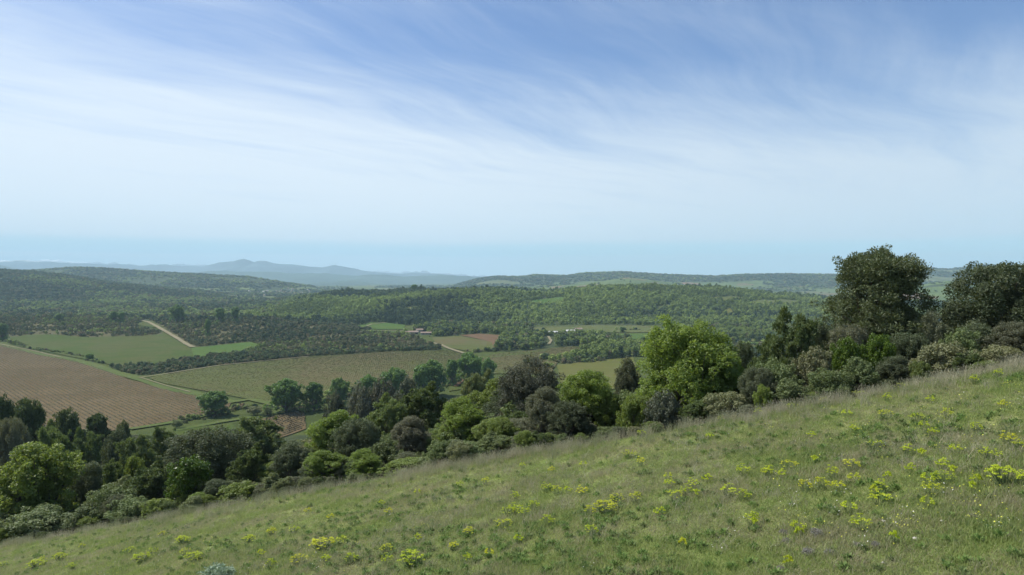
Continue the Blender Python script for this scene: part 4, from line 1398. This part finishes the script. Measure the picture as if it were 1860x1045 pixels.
# ditch vegetation and hedges in the valley
hx, hy, hs_ = [], [], []
for pts, wdt, dn, sz in (([(320, 768), (380, 756), (425, 745), (480, 738), (520, 738)], 7, 1.1, (2, 3.6)), ([(20, 621), (45, 631)], 6, .8, (2.5, 4)),
                         ([(55, 634), (110, 642)], 6, .5, (2, 4)), ([(120, 643), (165, 652), (185, 661)], 5, .35, (2, 3.5)), ([(540, 744), (620, 722), (700, 708), (800, 690), (870, 682)], 12, .8, (3, 7)),
                         ([(855, 640), (900, 638), (990, 628)], 6, .6, (3, 6)), ([(985, 650), (1030, 661), (1100, 655)], 8, .7, (4, 8)), ([(960, 660), (1000, 668)], 8, .5, (4, 7)),
                         ([(1120, 600), (1165, 600)], 4, .25, (3, 6)), ([(780, 612), (830, 610)], 4, .4, (3, 5)), ([(1195, 606), (1380, 612)], 10, .6, (5, 9))):
    Q = np.array([ground_hit(a, b) for a, b in pts])
    for a, b in zip(Q[:-1], Q[1:]):
        L_ = np.linalg.norm(b - a); m_ = int(L_ * dn) + 1
        t = rng.random((m_, 1)); off = rng.normal(size=(m_, 2)) * wdt * .35
        q = a + (b - a) * t + off
        hx.append(q[:, 0]); hy.append(q[:, 1]); hs_.append(rng.uniform(*sz, m_))
hx, hy, hs_ = map(np.concatenate, (hx, hy, hs_))
k = hy > ANEAR + 1
hx, hy, hs_ = hx[k], hy[k], hs_[k]
put_wood('hedge_vegetation', 'brambles and bushes along the ditches and field edges', hx, hy, hs_, rng.choice([0, 1, 3, 6, 7, 8], len(hx)), .8, 'hedge')

# vine rows in the vineyards
def vine_rows(name, polys, dirv, gap, label, mat_, hgt=.55, miss=.12):
    V, Fc, off = [], [], 0
    d = unit(np.array(dirv)); nv = np.array((-d[1], d[0]))
    for poly in polys:
        P = np.array(poly)
        a = P @ nv; b = P @ d
        for q in np.arange(a.min(), a.max(), gap):
            t = np.arange(b.min(), b.max(), 1.6)
            t = t + rng.uniform(-.3, .3, len(t))
            xy = nv * q + d * t[:, None]
            k = in_poly(xy[:, 0], xy[:, 1], poly) & (rng.random(len(t)) > miss) & (xy[:, 1] > ANEAR + 5)
            xy = xy[k]
            if not len(xy):
                continue
            m_ = len(xy)
            z = sheet_z(xy[:, 0], xy[:, 1]) + .25 + xy[:, 1] * .0005
            s = rng.uniform(.6, 1.15, (m_, 1)); hh_ = hgt * rng.uniform(.6, 1.5, m_)
            w2 = rng.uniform(.14, .32, (m_, 1))
            c = [xy - d * s - nv * w2, xy + d * s - nv * w2, xy + d * s + nv * w2, xy - d * s + nv * w2]
            base = [np.column_stack([q_, z]) for q_ in c]
            top = np.column_stack([xy + rng.normal(size=(m_, 2)) * .1, z + hh_])
            V.append(np.stack(base + [top], 1).reshape(-1, 3))
            i = np.arange(m_)[:, None] * 5 + off
            Fc.append(np.concatenate([i + np.array([[0, 1, 4]]), i + np.array([[1, 2, 4]]), i + np.array([[2, 3, 4]]), i + np.array([[3, 0, 4]])]))
            off += 5 * m_
    o = link(name, mesh_np(name, np.concatenate(V), np.concatenate(Fc), [mat_]))
    return tag(o, label, 'vines', None, 'stuff')


M['vine'] = simple('vine_stock', (.075, .058, .034), .9, .3, (.08, .075, .034))
M['vine_green'] = simple('vine_shoot', (.078, .092, .024), .9, .3, (.090, .082, .032))
vp = [p for nm, mt, p in field_polys if mt == 'vineyard']
vine_rows('vine_rows', vp[:1], ROWD1, 2.6, 'rows of bare brown vines in the left-hand vineyard', M['vine'], .5, .1)
vine_rows('vine_rows', vp[1:], (.25, 1), 2.6, 'rows of bare vines in the small brown field below the ditch', M['vine'])
vg = [p for nm, mt, p in field_polys if mt == 'vineyard_green']
vine_rows('vine_rows', vg[:2], ROWD2, 2.5, 'rows of greening vines in the wide middle vineyard', M['vine_green'], .22, .1)

# ------------------------------------------------------------------ buildings


def house(px, row, wid, dep, hgt, roofh, rot, wall, roof, name, label, group=None, windows=3, door=True, flat=False):
    x, y = ground_hit(px, row)
    z = float(sheet_z(x, y))
    o = bpy.data.objects.new(name, None); C.objects.link(o)
    o.location = (x, y, z - .3); o.rotation_euler = (0, 0, rot)
    tag(o, label, 'house' if 'house' in name else 'farm building', group)
    a, b = wid / 2, dep / 2
    gab = hgt + roofh
    V = np.array([(-a, -b, 0), (a, -b, 0), (a, b, 0), (-a, b, 0), (-a, -b, hgt), (a, -b, hgt), (a, b, hgt), (-a, b, hgt), (-a, 0, gab - .1), (a, 0, gab - .1)])
    f4 = np.array([(0, 1, 5, 4), (2, 3, 7, 6), (1, 2, 6, 5), (3, 0, 4, 7)])
    f3 = np.array([(5, 6, 9), (7, 4, 8)])
    link('wall', mesh_np('wall', V, [f4, f3], [wall]), o)
    e = .5
    th = .22
    R = []
    for s in (-1, 1):
        R += [(-a - e, s * (b + e), hgt - e * roofh / b), (a + e, s * (b + e), hgt - e * roofh / b), (a + e, 0, gab), (-a - e, 0, gab)]
    R = np.array(R)
    R2 = R + np.array((0, 0, th))
    V = np.concatenate([R, R2])
    F_ = [(0, 1, 2, 3), (4, 5, 6, 7), (8, 9, 10, 11), (12, 13, 14, 15), (0, 1, 9, 8), (4, 5, 13, 12), (0, 3, 11, 8), (1, 2, 10, 9), (4, 7, 15, 12), (5, 6, 14, 13)]
    link('roof', mesh_np('roof', V, np.array(F_), [roof]), o)

    def opening(nm, cx, z0, w_, h_):
        V = np.array([(cx - w_ / 2, -b - .06, z0), (cx + w_ / 2, -b - .06, z0), (cx + w_ / 2, -b - .06, z0 + h_), (cx - w_ / 2, -b - .06, z0 + h_),
                      (cx - w_ / 2, -b + .05, z0), (cx + w_ / 2, -b + .05, z0), (cx + w_ / 2, -b + .05, z0 + h_), (cx - w_ / 2, -b + .05, z0 + h_)])
        link(nm, mesh_np(nm, V, np.array([(0, 1, 2, 3), (0, 4, 5, 1), (1, 5, 6, 2), (2, 6, 7, 3), (3, 7, 4, 0)]), [M['dark']]), o)
    if windows:
        for i in range(windows):
            cx = -a + wid * (i + .7) / (windows + .4)
            opening('window', cx, hgt * .42, min(1.4, wid * .1), hgt * .28)
    if door:
        opening('door', a * .8, .3, min(2.6, wid * .16), hgt * .62)
    return o


house(748, 607, 17, 8, 3.2, 1.4, .12, M['plaster'], M['tile_roof'], 'farm_barn', 'long pale barn with pinkish tiled roof, left one at the hill foot')
house(775, 608, 15, 7, 2.8, 1.2, .05, M['plaster'], M['tile_roof'], 'farm_barn', 'lower pale barn right of the long pinkish-roofed barn')
house(762, 604, 9, 7, 4, 1.4, .3, M['plaster'], M['tile_roof'], 'farm_house', 'small tiled farmhouse behind the two pale barns')
house(1000, 608, 18, 9, 3.6, 1.2, .1, M['plaster'], M['metal_roof'], 'farm_shed', 'pale sheet-roofed shed in the clump of farm trees')
house(1037, 607, 12, 8, 4.4, 1.5, -.2, M['plaster'], M['metal_roof'], 'farm_house', 'white farmhouse half hidden by trees right of the pale shed')
house(1050, 603, 10, 8, 4.2, 1.5, .4, M['plaster'], M['tile_roof'], 'farm_house', 'small house farthest right in the clump of farm trees')
house(950, 506 + 104, 9, 7, 3.5, 1.4, .2, M['plaster'], M['tile_roof'], 'farm_house', 'little house left of the pale shed among farm trees')
rv = random.Random(3)
hp = {}
for i in range(48):
    px = rv.gauss(505, 26) if i < 36 else rv.uniform(380, 560)
    row = rv.gauss(532.5, 2.6) if i < 36 else rv.uniform(527, 540)
    x, y = ground_hit(px, row)
    if y > 3800 or y < 1900:
        continue
    z = float(sheet_z(x, y))
    wd, dp, ht = rv.uniform(7, 12), rv.uniform(6, 8), rv.uniform(3.5, 6)
    ky = rv.randrange(5)
    if ky not in hp:
        a, b, g_ = 6.5, 4.5, 5.5
        V = np.array([(-a, -b, 0), (a, -b, 0), (a, b, 0), (-a, b, 0), (-a, -b, g_), (a, -b, g_), (a, b, g_), (-a, b, g_), (-a, 0, 7.5), (a, 0, 7.5)])
        Vr = np.array([(-a - .4, -b - .5, g_ - .15), (a + .4, -b - .5, g_ - .15), (a + .4, 0, 7.7), (-a - .4, 0, 7.7), (a + .4, b + .5, g_ - .15), (-a - .4, b + .5, g_ - .15)])
        Vr2 = Vr + np.array((0, 0, .25))
        V = np.concatenate([V, Vr, Vr2])
        f4 = np.array([(0, 1, 5, 4), (2, 3, 7, 6), (1, 2, 6, 5), (3, 0, 4, 7), (10, 11, 12, 13), (13, 12, 14, 15), (16, 17, 18, 19), (19, 18, 20, 21), (10, 11, 17, 16)])
        f3 = np.array([(5, 6, 9), (7, 4, 8)])
        mi = [0] * 4 + [1] * 5 + [0] * 2
        hp[ky] = mesh_np('village_house', V, [f4, f3], [M['plaster'], M['tile_roof'] if ky else M['metal_roof']], mat_idx=mi)
    o = link('village_house', hp[ky], None, (x, y, z))
    o.rotation_euler = (0, 0, rv.uniform(0, 3.14)); o.scale = (wd / 13, dp / 9, ht / 5.5)
    tag(o, 'tiny tile-roofed village house on the far plain left of the wooded hill', 'house', 'village houses on the far plain')

# ------------------------------------------------------------------ meadow vegetation


def blades(r, n, rad, h0, h1, width, lean, name, mat_, heads=False):
    a = r.random(n) * 6.28; q = np.sqrt(r.random(n)) * rad
    B = np.stack([np.cos(a) * q, np.sin(a) * q, np.zeros(n)], 1)
    h = r.uniform(h0, h1, n)
    la = r.random(n) * 6.28
    ln = lean * r.uniform(.2, 1, n) * h
    mid = B + np.stack([np.cos(la) * ln * .35, np.sin(la) * ln * .35, h * .55], 1)
    tip = B + np.stack([np.cos(la) * ln, np.sin(la) * ln, h], 1)
    wa = r.random(n) * 6.28
    W = np.stack([np.cos(wa), np.sin(wa), 0 * wa], 1) * (width * r.uniform(.6, 1.3, n))[:, None]
    V = np.stack([B - W * .5, B + W * .5, mid - W * .4, mid + W * .4, tip], 1)
    if heads:
        t2 = tip + np.stack([np.cos(la) * h * .04, np.sin(la) * h * .04, h * .14], 1)
        V = np.concatenate([V, np.stack([tip - W * .9, tip + W * .9, t2 + W * .1], 1)], 1)
    m_ = V.shape[1]
    i = np.arange(n)[:, None] * m_
    f4 = i + np.array([[0, 1, 3, 2]]); f3 = i + np.array([[2, 3, 4]])
    if heads:
        f3 = np.concatenate([f3, i + np.array([[5, 6, 7]])])
    me = mesh_np(name, V.reshape(-1, 3), [f4, f3], [mat_])
    attr(me, 'tint', np.repeat(r.random(n), m_))
    return me


def herb_mat(name, a, b_, c_, trans=.3):
    def b(g):
        t = g.n('ShaderNodeAttribute', attribute_name='tint').outputs['Fac']
        oi = g.n('ShaderNodeObjectInfo')
        ns = g.noise(oi.outputs['Location'], .45, 3.0, .6)
        c = g.mix(t, a, b_)
        c = g.mix(g.ramp(g.m('ADD', ns, g.m('MULTIPLY', g.m('SUBTRACT', oi.outputs['Random'], .5), .35)), .42, .68), c, c_)
        p = g.n('ShaderNodeBsdfPrincipled', {'Base Color': c, 'Roughness': .6, 'Specular IOR Level': .2})
        tr = g.n('ShaderNodeBsdfTranslucent', {'Color': c})
        return g.n('ShaderNodeMixShader', {0: trans, 1: p.outputs[0], 2: tr.outputs[0]}).outputs[0]
    return material(name, b)


M['grass'] = herb_mat('grass_blade', (0.217, 0.292, 0.080), (0.350, 0.403, 0.138), (0.382, 0.355, 0.212), .5)
M['dry'] = herb_mat('dry_grass', (.36, .33, .22), (.50, .46, .32), (.26, .29, .14), .35)
M['herb'] = herb_mat('herb_leaf', (.12, .20, .05), (.22, .32, .085), (.17, .22, .08), .4)
M['speck'] = simple('small_yellow_flower', (.55, .56, .05), .6)
M['pale_flower'] = simple('small_pale_flower', (.6, .58, .5), .6)
src_grass = source_collection('grass_tufts', [blades(R_(30 + i), 46, .26, .05, .16, .011, .8, 'grass_tuft', M['grass']) for i in range(4)])
src_dry = source_collection('dry_tufts', [blades(R_(40 + i), 40, .24, .20, .44, .009, .6, 'dry_tuft', M['dry'], True) for i in range(3)])


def rosette(r, n, rad, mat_, hgt=.1):
    a = r.random(n) * 6.28
    el_ = r.uniform(.15, 1.2, n)
    d = np.stack([np.cos(a) * np.cos(el_), np.sin(a) * np.cos(el_), np.sin(el_)], 1)
    L = rad * r.uniform(.5, 1, n)[:, None]
    w_ = np.stack([-np.sin(a), np.cos(a), 0 * a], 1) * rad * .14
    o_ = np.stack([r.normal(size=n) * rad * .3, r.normal(size=n) * rad * .3, r.random(n) * hgt], 1)
    V = np.stack([o_, o_ + d * L * .55 + w_, o_ + d * L, o_ + d * L * .55 - w_], 1)
    me = mesh_np('rosette', V.reshape(-1, 3), np.arange(4 * n).reshape(-1, 4), [mat_])
    attr(me, 'tint', np.repeat(r.random(n), 4))
    return me


src_herb = source_collection('herbs', [rosette(R_(50 + i), 60, .22, M['herb'], .12) for i in range(3)])


def sprinkle(r, n, rad, size, mat_, h0, h1):
    P = np.stack([r.normal(size=n) * rad, r.normal(size=n) * rad, r.uniform(h0, h1, n)], 1)
    t = unit(r.normal(size=(n, 3)) * np.array((1, 1, .4))); nn = unit(np.array((0, 0, 1)) + .5 * r.normal(size=(n, 3)))
    t = unit(np.cross(nn, t)); b = np.cross(nn, t)
    V = np.stack([P - t * size, P + b * size, P + t * size, P - b * size], 1)
    stem = np.stack([P * np.array((1, 1, 0)) - b * .002, P * np.array((1, 1, 0)) + b * .002, P], 1)
    Vv = np.concatenate([V.reshape(-1, 3), stem.reshape(-1, 3)])
    f3 = np.arange(3 * n).reshape(-1, 3) + 4 * n
    me = mesh_np('sprinkle', Vv, [np.arange(4 * n).reshape(-1, 4), f3], [mat_, M['herb']], mat_idx=[0] * n + [1] * n)
    attr(me, 'tint', np.full(len(Vv), .5))
    return me


src_speck = source_collection('flower_specks', [sprinkle(R_(60), 16, .22, .012, M['speck'], .08, .18), sprinkle(R_(61), 9, .2, .014, M['speck'], .1, .2), sprinkle(R_(62), 7, .2, .013, M['pale_flower'], .12, .25)])


def meadow_pts(n, power=1.0, margin=.3):
    """points on the meadow in and around the view, denser near the camera"""
    out = []
    Y = 7.5 + (rng.random(n) ** power) * 52
    X = rng.uniform(-.92, .92, n) * (Y + 4)
    k = (Y < edge(X) + margin)
    return X[k], Y[k]


def put_meadow(name, src, X, Y, smin, smax, npick, label, cat, zs=None):
    n = len(X)
    Z = terrain(X, Y) - .01
    rot = np.zeros((n, 3)); rot[:, 2] = rng.random(n) * 6.28
    s = rng.uniform(smin, smax, n)
    sz = s * (zs if zs is not None else 1.0)
    return scatter(name, src, np.column_stack([X, Y, Z]), rot, np.stack([s, s, sz], 1), rng.integers(0, npick, n), label, cat)


def terr_lin(X, Y):
    return terrain(X, Y)


X, Y = meadow_pts(120000, 1.15)
hz_ = .55 + .7 * np.clip(fbm(X, Y, 2.5, 3, 101) + .2, 0, 1)
dE = edge(X) - Y
put_meadow('grass', src_grass, X, Y, .7, 1.25, 4, 'short green grass covering the sloping meadow', 'grass', hz_)
# dry tall grass: band along the far edge and patches
X, Y = meadow_pts(130000, .9, 1.6)
dE = edge(X) - Y
dens = np.exp(-np.maximum(dE, 0) / 1.1) * .42 * (.25 + 1.5 * np.clip(fbm(X, Y, 4, 3, 111) + .3, 0, 1)) + .12 * sstep(.1, .4, fbm(X, Y, 7, 3, 103)) + .25 * sstep(.0, .3, fbm(X, Y, 9, 3, 107)) * (X > 8) * (Y > 14) + .008
k = rng.random(len(X)) < dens * .55
X, Y, dE = X[k], Y[k], dE[k]
put_meadow('dry_grass', src_dry, X, Y, .6, 1.0, 3, 'tall greyish dry grass along the far edge and in patches of the meadow', 'grass', .55 + .6 * np.exp(-np.maximum(dE, 0) / 3.5))
X, Y = meadow_pts(26000, 1.3)
k = rng.random(len(X)) < .15 + .8 * sstep(.0, .3, fbm(X, Y, 3, 3, 105))
put_meadow('herbs', src_herb, X[k], Y[k], .25, .7, 3, 'low dark-green herbs among the meadow grass', 'herbs')
X, Y = meadow_pts(4200, 1.2)
k = rng.random(len(X)) < .04 + .9 * sstep(.12, .4, fbm(X, Y, 6, 3, 109))
put_meadow('wildflowers', src_speck, X[k], Y[k], .7, 1.2, 3, 'tiny yellow and white flowers sprinkled through the meadow grass', 'wildflowers')

# ------------------------------------------------------------------ spurge plants, one object each
M['spurge_head'] = foliage_mat('spurge_bract', (.38, .47, .04), (.60, .66, .05), (.62, .58, .05), .3, .5, .08)
M['spurge_leaf'] = foliage_mat('spurge_leaf', (.07, .11, .05), (.13, .18, .09), (.10, .14, .08), .25, .6, .1)


def spurge_meshes(seed, n, rad, hgt, dens=1.0, hr=.062, hsz=.018):
    r = R_(seed)
    parts = []
    Lv, hv = [], []
    ht_, lt_ = [], []
    for i in range(n):
        a = r.random() * 6.28; q = math.sqrt(r.random()) * rad
        h = hgt * (1 - .35 * (q / rad) ** 2) * r.uniform(.75, 1.1)
        b = np.array((math.cos(a) * q * .35, math.sin(a) * q * .35, 0))
        t = np.array((math.cos(a) * q, math.sin(a) * q, h))
        parts.append(tube(b, t, .006, .004, 3, None, 2))
        k = 18
        s = r.uniform(.2, .95, k)
        P = b + (t - b) * s[:, None]
        d = unit(r.normal(size=(k, 3)) * np.array((1, 1, .3)) + np.array((0, 0, .35)))
        w_ = unit(np.cross(d, np.array((0, 0, 1.)))) * .006
        L = .05 * r.uniform(.7, 1.2, (k, 1))
        Lv.append(np.stack([P, P + d * L * .5 + w_, P + d * L, P + d * L * .5 - w_], 1).reshape(-1, 3))
        lt_.append(np.repeat(r.random(k), 4))
        m_ = int(16 * dens)
        aa = r.random(m_) * 6.28; qq = np.sqrt(r.random(m_)) * hr
        P = t + np.stack([np.cos(aa) * qq, np.sin(aa) * qq, .02 - qq * .25 + r.normal(size=m_) * .008], 1)
        nn = unit(np.array((0, 0, 1.)) + .6 * r.normal(size=(m_, 3)))
        tt = unit(np.cross(nn, r.normal(size=(m_, 3)))); bb = np.cross(nn, tt)
        s_ = hsz * r.uniform(.7, 1.3, (m_, 1))
        hv.append(np.stack([P - tt * s_, P + bb * s_, P + tt * s_, P - bb * s_], 1).reshape(-1, 3))
        ht_.append(np.repeat(.5 * r.random() + .5 * r.random(m_), 4))
    Vs, Fs = join_parts(parts)
    Lv = np.concatenate(Lv); hv = np.concatenate(hv)
    stem = mesh_np('spurge_stems', Vs, Fs, [M['spurge_leaf']])
    attr(stem, 'tint', np.full(len(Vs), .3))
    lf = mesh_np('spurge_leaves', Lv, np.arange(len(Lv)).reshape(-1, 4), [M['spurge_leaf']])
    attr(lf, 'tint', np.concatenate(lt_))
    hd = mesh_np('spurge_heads', hv, np.arange(len(hv)).reshape(-1, 4), [M['spurge_head']])
    attr(hd, 'tint', np.concatenate(ht_))
    return stem, lf, hd


SP = [spurge_meshes(1, 48, .5, .55, 1.3), spurge_meshes(2, 30, .5, .55), spurge_meshes(3, 15, .5, .5, 1, .12, .036), spurge_meshes(4, 9, .5, .45, 1.2, .15, .05), spurge_meshes(5, 22, .5, .6, 1, .09, .026)]


def spurge(px, row, wpx, label, group, kind=None, faint=False):
    d = ray(px, row)
    Y = PH / (-d[2] / d[1] + PA * d[0] / d[1] - PB)
    x = d[0] / d[1] * Y
    z = float(terrain(x, Y))
    wd = wpx / F * math.hypot(Y, 0)
    if kind is None:
        kind = 0 if wd > .62 else (1 if wd > .42 else (4 if wd > .3 else (2 if wd > .22 else 3)))
    o = bpy.data.objects.new('spurge_plant', None); C.objects.link(o)
    o.location = (x, Y, z); o.rotation_euler = (0, 0, random.uniform(0, 6.28))
    hs = max(wd * 1.05, .52)
    o.scale = (wd, wd, min(hs, .72))
    tag(o, label, 'flowering plant', group)
    for nm, me in zip(('stems', 'leaves', 'flower_heads'), SP[kind]):
        c = bpy.data.objects.new(nm, me); C.objects.link(c); c.parent = o


BIG = [
    (1826, 884, 68, 'largest yellow spurge bush, a full dome near the right edge'),
    (1717, 882, 42, 'flat-topped yellow spurge left of the largest spurge bush'),
    (1690, 904, 32, 'yellow spurge below and left of the flat-topped spurge'),
    (1598, 922, 38, 'neat yellow spurge dome standing alone in the right meadow'),
    (1563, 970, 36, 'two-headed yellow spurge above the grey thyme cushions'),
    (1450, 976, 26, 'yellow spurge just left of the grey thyme cushions'),
    (1797, 837, 38, 'loose yellow spurge above the largest spurge bush'),
    (1432, 856, 34, 'yellow spurge streak in the middle of the right meadow'),
    (1101, 934, 44, 'fullest yellow spurge in the middle of the meadow'),
    (545, 1026, 34, 'yellow spurge dome at the bottom left of the middle'),
    (586, 999, 46, 'wide yellow spurge patch above the bottom-left dome'),
    (638, 1025, 26, 'small round yellow spurge right of the bottom-left dome'),
    (747, 1028, 50, 'wide flat yellow spurge at the bottom edge of the meadow'),
    (913, 960, 36, 'yellow spurge left of the fullest middle spurge'),
    (66, 1033, 34, 'yellow spurge in the bottom left corner'),
    (352, 1022, 32, 'yellow spurge right of the bottom left corner'),
]
for px, row, wp, lab in BIG:
    spurge(px, row, wp, lab, None)
SMALL = [(1509, 874, 26), (1549, 884, 20), (1463, 899, 26), (1493, 896, 28), (1522, 899, 22), (1598, 900, 26), (1542, 938, 26), (1625, 993, 15), (1684, 884, 22), (1712, 857, 24), (1686, 930, 22), (1774, 885, 18), (1765, 898, 14),
         (1830, 812, 32), (1854, 820, 24), (1721, 764, 20), (1666, 770, 28), (1680, 784, 16), (1588, 820, 30), (1649, 833, 24), (1675, 837, 16), (1550, 790, 15), (1695, 797, 18), (1736, 829, 20), (1772, 793, 22), (1548, 860, 30),
         (1397, 870, 26), (1367, 960, 28), (1432, 1043, 20), (1822, 747, 15), (1610, 764, 26), (704, 1006, 26), (851, 974, 22), (824, 997, 16), (849, 1021, 16), (944, 987, 16), (622, 989, 20), (533, 968, 20), (494, 973, 18), (475, 1010, 14),
         (454, 986, 16), (593, 1023, 16), (704, 936, 14), (694, 920, 12), (834, 887, 14), (882, 881, 16), (760, 984, 14), (925, 933, 30), (950, 936, 24), (888, 1013, 16), (490, 1033, 18), (702, 1028, 22), (1121, 916, 30), (1156, 916, 24),
         (1073, 938, 22), (1226, 911, 30), (1245, 905, 22), (1325, 906, 30), (1350, 912, 26), (1256, 892, 22), (1217, 888, 18), (1285, 880, 18), (1348, 868, 26), (1394, 869, 18), (1143, 832, 26), (1167, 796, 18), (1162, 850, 18),
         (1198, 942, 20), (1215, 875, 14), (1265, 908, 14), (1058, 900, 24), (990, 893, 20), (1012, 898, 20), (1034, 896, 14), (937, 909, 18), (935, 930, 22), (968, 924, 22), (110, 1020, 24), (77, 1022, 14), (258, 1023, 30), (276, 1009, 20),
         (333, 991, 26), (451, 987, 24), (495, 972, 16), (237, 1009, 22), (149, 999, 12), (295, 976, 16), (339, 1011, 20), (129, 1037, 16), (9, 1031, 16), (996, 955, 26), (1075, 978, 26), (1450, 985, 14), (1240, 1003, 14), (1370, 965, 14),
         (1480, 846, 14), (1420, 873, 16), (1655, 866, 18), (1585, 905, 14), (1730, 868, 16), (1612, 880, 14), (1310, 760, 14), (1440, 740, 22), (1500, 720, 20), (1560, 712, 24), (1640, 698, 26), (1700, 684, 24), (1380, 750, 18),
         (1475, 800, 14), (1540, 760, 16), (1610, 730, 16), (1690, 735, 14), (1770, 700, 18), (1815, 690, 18), (1290, 800, 14), (1000, 860, 12), (950, 850, 10), (1060, 850, 14), (760, 900, 12), (600, 945, 12), (560, 935, 12)]
SP_MARKS = [('the largest spurge bush', 1826, 884), ('the flat-topped spurge', 1717, 882), ('the lone spurge dome', 1598, 922), ('the two-headed spurge', 1563, 970), ('the grey-lilac thyme', 1424, 974),
            ('the fullest middle spurge', 1101, 934), ('the bottom-left spurge dome', 545, 1026), ('the wide bottom-edge spurge', 747, 1028), ('the silvery dome bush', 396, 1045), ('the bottom-left corner spurge', 66, 1033),
            ('the foot of the large bright oak', 1250, 765), ('the foot of the great blackish oak', 940, 820), ('the meadow edge below the skyline pine', 1590, 700), ('the narrow dark juniper', 490, 905), ('the right edge of the view', 1860, 780)]
for px, row, wp in SMALL:
    spurge(px + random.uniform(-2, 2), row, wp * 1.05, rel_label('small yellow spurge', px, row, SP_MARKS), 'small spurge plants scattered over the meadow')

# grey thyme cushions, sage mound, stones
M['thyme'] = foliage_mat('thyme_leaf', (.17, .165, .14), (.36, .34, .31), (.24, .23, .19), .1, .7, .1)
M['sage'] = foliage_mat('sage_leaf', (0.221, 0.289, 0.204), (0.408, 0.510, 0.357), (0.340, 0.442, 0.306), .15, .7, .1)


def cushion_mesh(key, mat_, seed, n):
    r = R_(seed)
    V, Fc, t = leaves(r, blob_lobes(r, 1, .5, 0, 8, (.3, .45)), n, .07, clump=.4, nclump=8, aspect=.35, up=.5, needle=True)
    me = mesh_np(key, V, Fc, [mat_]); attr(me, 'tint', t)
    st = []
    for _ in range(14):
        d = unit(r.normal(size=3) * np.array((1, 1, .2)) + np.array((0, 0, .6)))
        st.append(tube((0, 0, -.02), d * np.array((.42, .42, .5)), .018, .006, 3, None, 2))
    V, Fc = join_parts(st)
    return me, mesh_np(key + '_stems', V, Fc, [M['twig']])


TH = cushion_mesh('thyme_cushion', M['thyme'], 71, 1600)
SG = cushion_mesh('sage_cushion', M['sage'], 72, 4200)


def meadow_at(px, row):
    d = ray(px, row)
    Y = PH / (-d[2] / d[1] + PA * d[0] / d[1] - PB)
    return d[0] / d[1] * Y, Y


def cushion(px, row, wpx, meshes, name, label, group=None, hs=.9):
    x, y = meadow_at(px, row)
    o = bpy.data.objects.new(name, None); C.objects.link(o)
    s = wpx / F * y
    o.location = (x, y, float(terrain(x, y))); o.scale = (s, s, s * hs); o.rotation_euler = (0, 0, random.uniform(0, 6.28))
    tag(o, label, 'shrub', group)
    for nm, me in zip(('foliage', 'stems'), meshes):
        c = bpy.data.objects.new(nm, me); C.objects.link(c); c.parent = o


cushion(396, 1056, 80, SG, 'sage_bush', 'silvery green dome-shaped bush cut by the bottom edge, lower left', None, .62)
for px, row, wp, lab in [(1424, 974, 22, 'grey-lilac thyme cushion left of the spurge near the bottom right'), (1485, 979, 34, 'wide pale lilac thyme cushion between two spurges'),
                         (1558, 1000, 24, 'round grey thyme cushion below the two-headed spurge, left of a pair'), (1592, 1000, 26, 'round grey thyme cushion below the two-headed spurge, right of a pair'),
                         (1430, 992, 24, 'dark brown-grey thyme cushion under the left thyme'), (1470, 1015, 34, 'dull brown thyme cushion in the lower right meadow'), (1508, 1015, 26, 'pale grey thyme cushion beside the dull brown one'),
                         (1418, 1043, 22, 'thyme cushion cut by the bottom edge'), (1765, 942, 20, 'faded thyme cushion below the largest spurge bush')]:
    cushion(px, row, wp, TH, 'thyme_cushion', lab, None, .8)


def rock_mesh(seed):
    import bmesh
    bm = bmesh.new()
    bmesh.ops.create_icosphere(bm, subdivisions=2, radius=.5)
    r = random.Random(seed)
    o1, o2 = r.random() * 50, r.random() * 50
    for v in bm.verts:
        n_ = float(vnoise(v.co.x * 10 + o1, v.co.y * 10 + v.co.z * 7 + o2, 4, 3))
        v.co *= 1 + .5 * n_
        v.co.z *= .6
    me = bpy.data.meshes.new('stone'); bm.to_mesh(me); bm.free()
    me.materials.append(M['stone'])
    return me


RK = [rock_mesh(i) for i in range(3)]
for i, (px, row, wp) in enumerate([(1664, 983, 12), (1696, 968, 6), (1712, 953, 8), (1726, 976, 5), (1787, 953, 8), (1822, 955, 11), (1784, 985, 9), (1605, 953, 8), (1604, 1030, 7), (1512, 980, 7), (1832, 976, 9), (1411, 998, 5)]):
    x, y = meadow_at(px, row)
    o = link('stone', RK[i % 3], None, (x, y, float(terrain(x, y)) + .03))
    s = wp / F * y
    o.scale = (s, s, s * .8); o.rotation_euler = (0, 0, i)
    tag(o, 'small pale limestone lump lying in the lower right meadow', 'stone', 'small pale stones in the meadow')

# ------------------------------------------------------------------ haze
hb = [(-60000, 60000), (-5000, 26000), (FLOOR - 60, 760)]
V = np.array([(hb[0][i], hb[1][j], hb[2][k]) for i in (0, 1) for j in (0, 1) for k in (0, 1)])
Fh = np.array([(0, 1, 3, 2), (4, 6, 7, 5), (0, 4, 5, 1), (2, 3, 7, 6), (0, 2, 6, 4), (1, 5, 7, 3)])
hm = bpy.data.materials.new('haze_air')
hm.use_nodes = True
g = N(hm.node_tree)
vol = g.n('ShaderNodeVolumePrincipled', {'Color': (.60, .85, 1.0), 'Density': 0.00008, 'Anisotropy': 0.0})
g.t.links.new(vol.outputs[0], g.n('ShaderNodeOutputMaterial').inputs['Volume'])
hz = link('haze', mesh_np('haze', V, Fh, [hm]))
tag(hz, 'thin blue air haze over the whole valley', None, None, 'stuff')
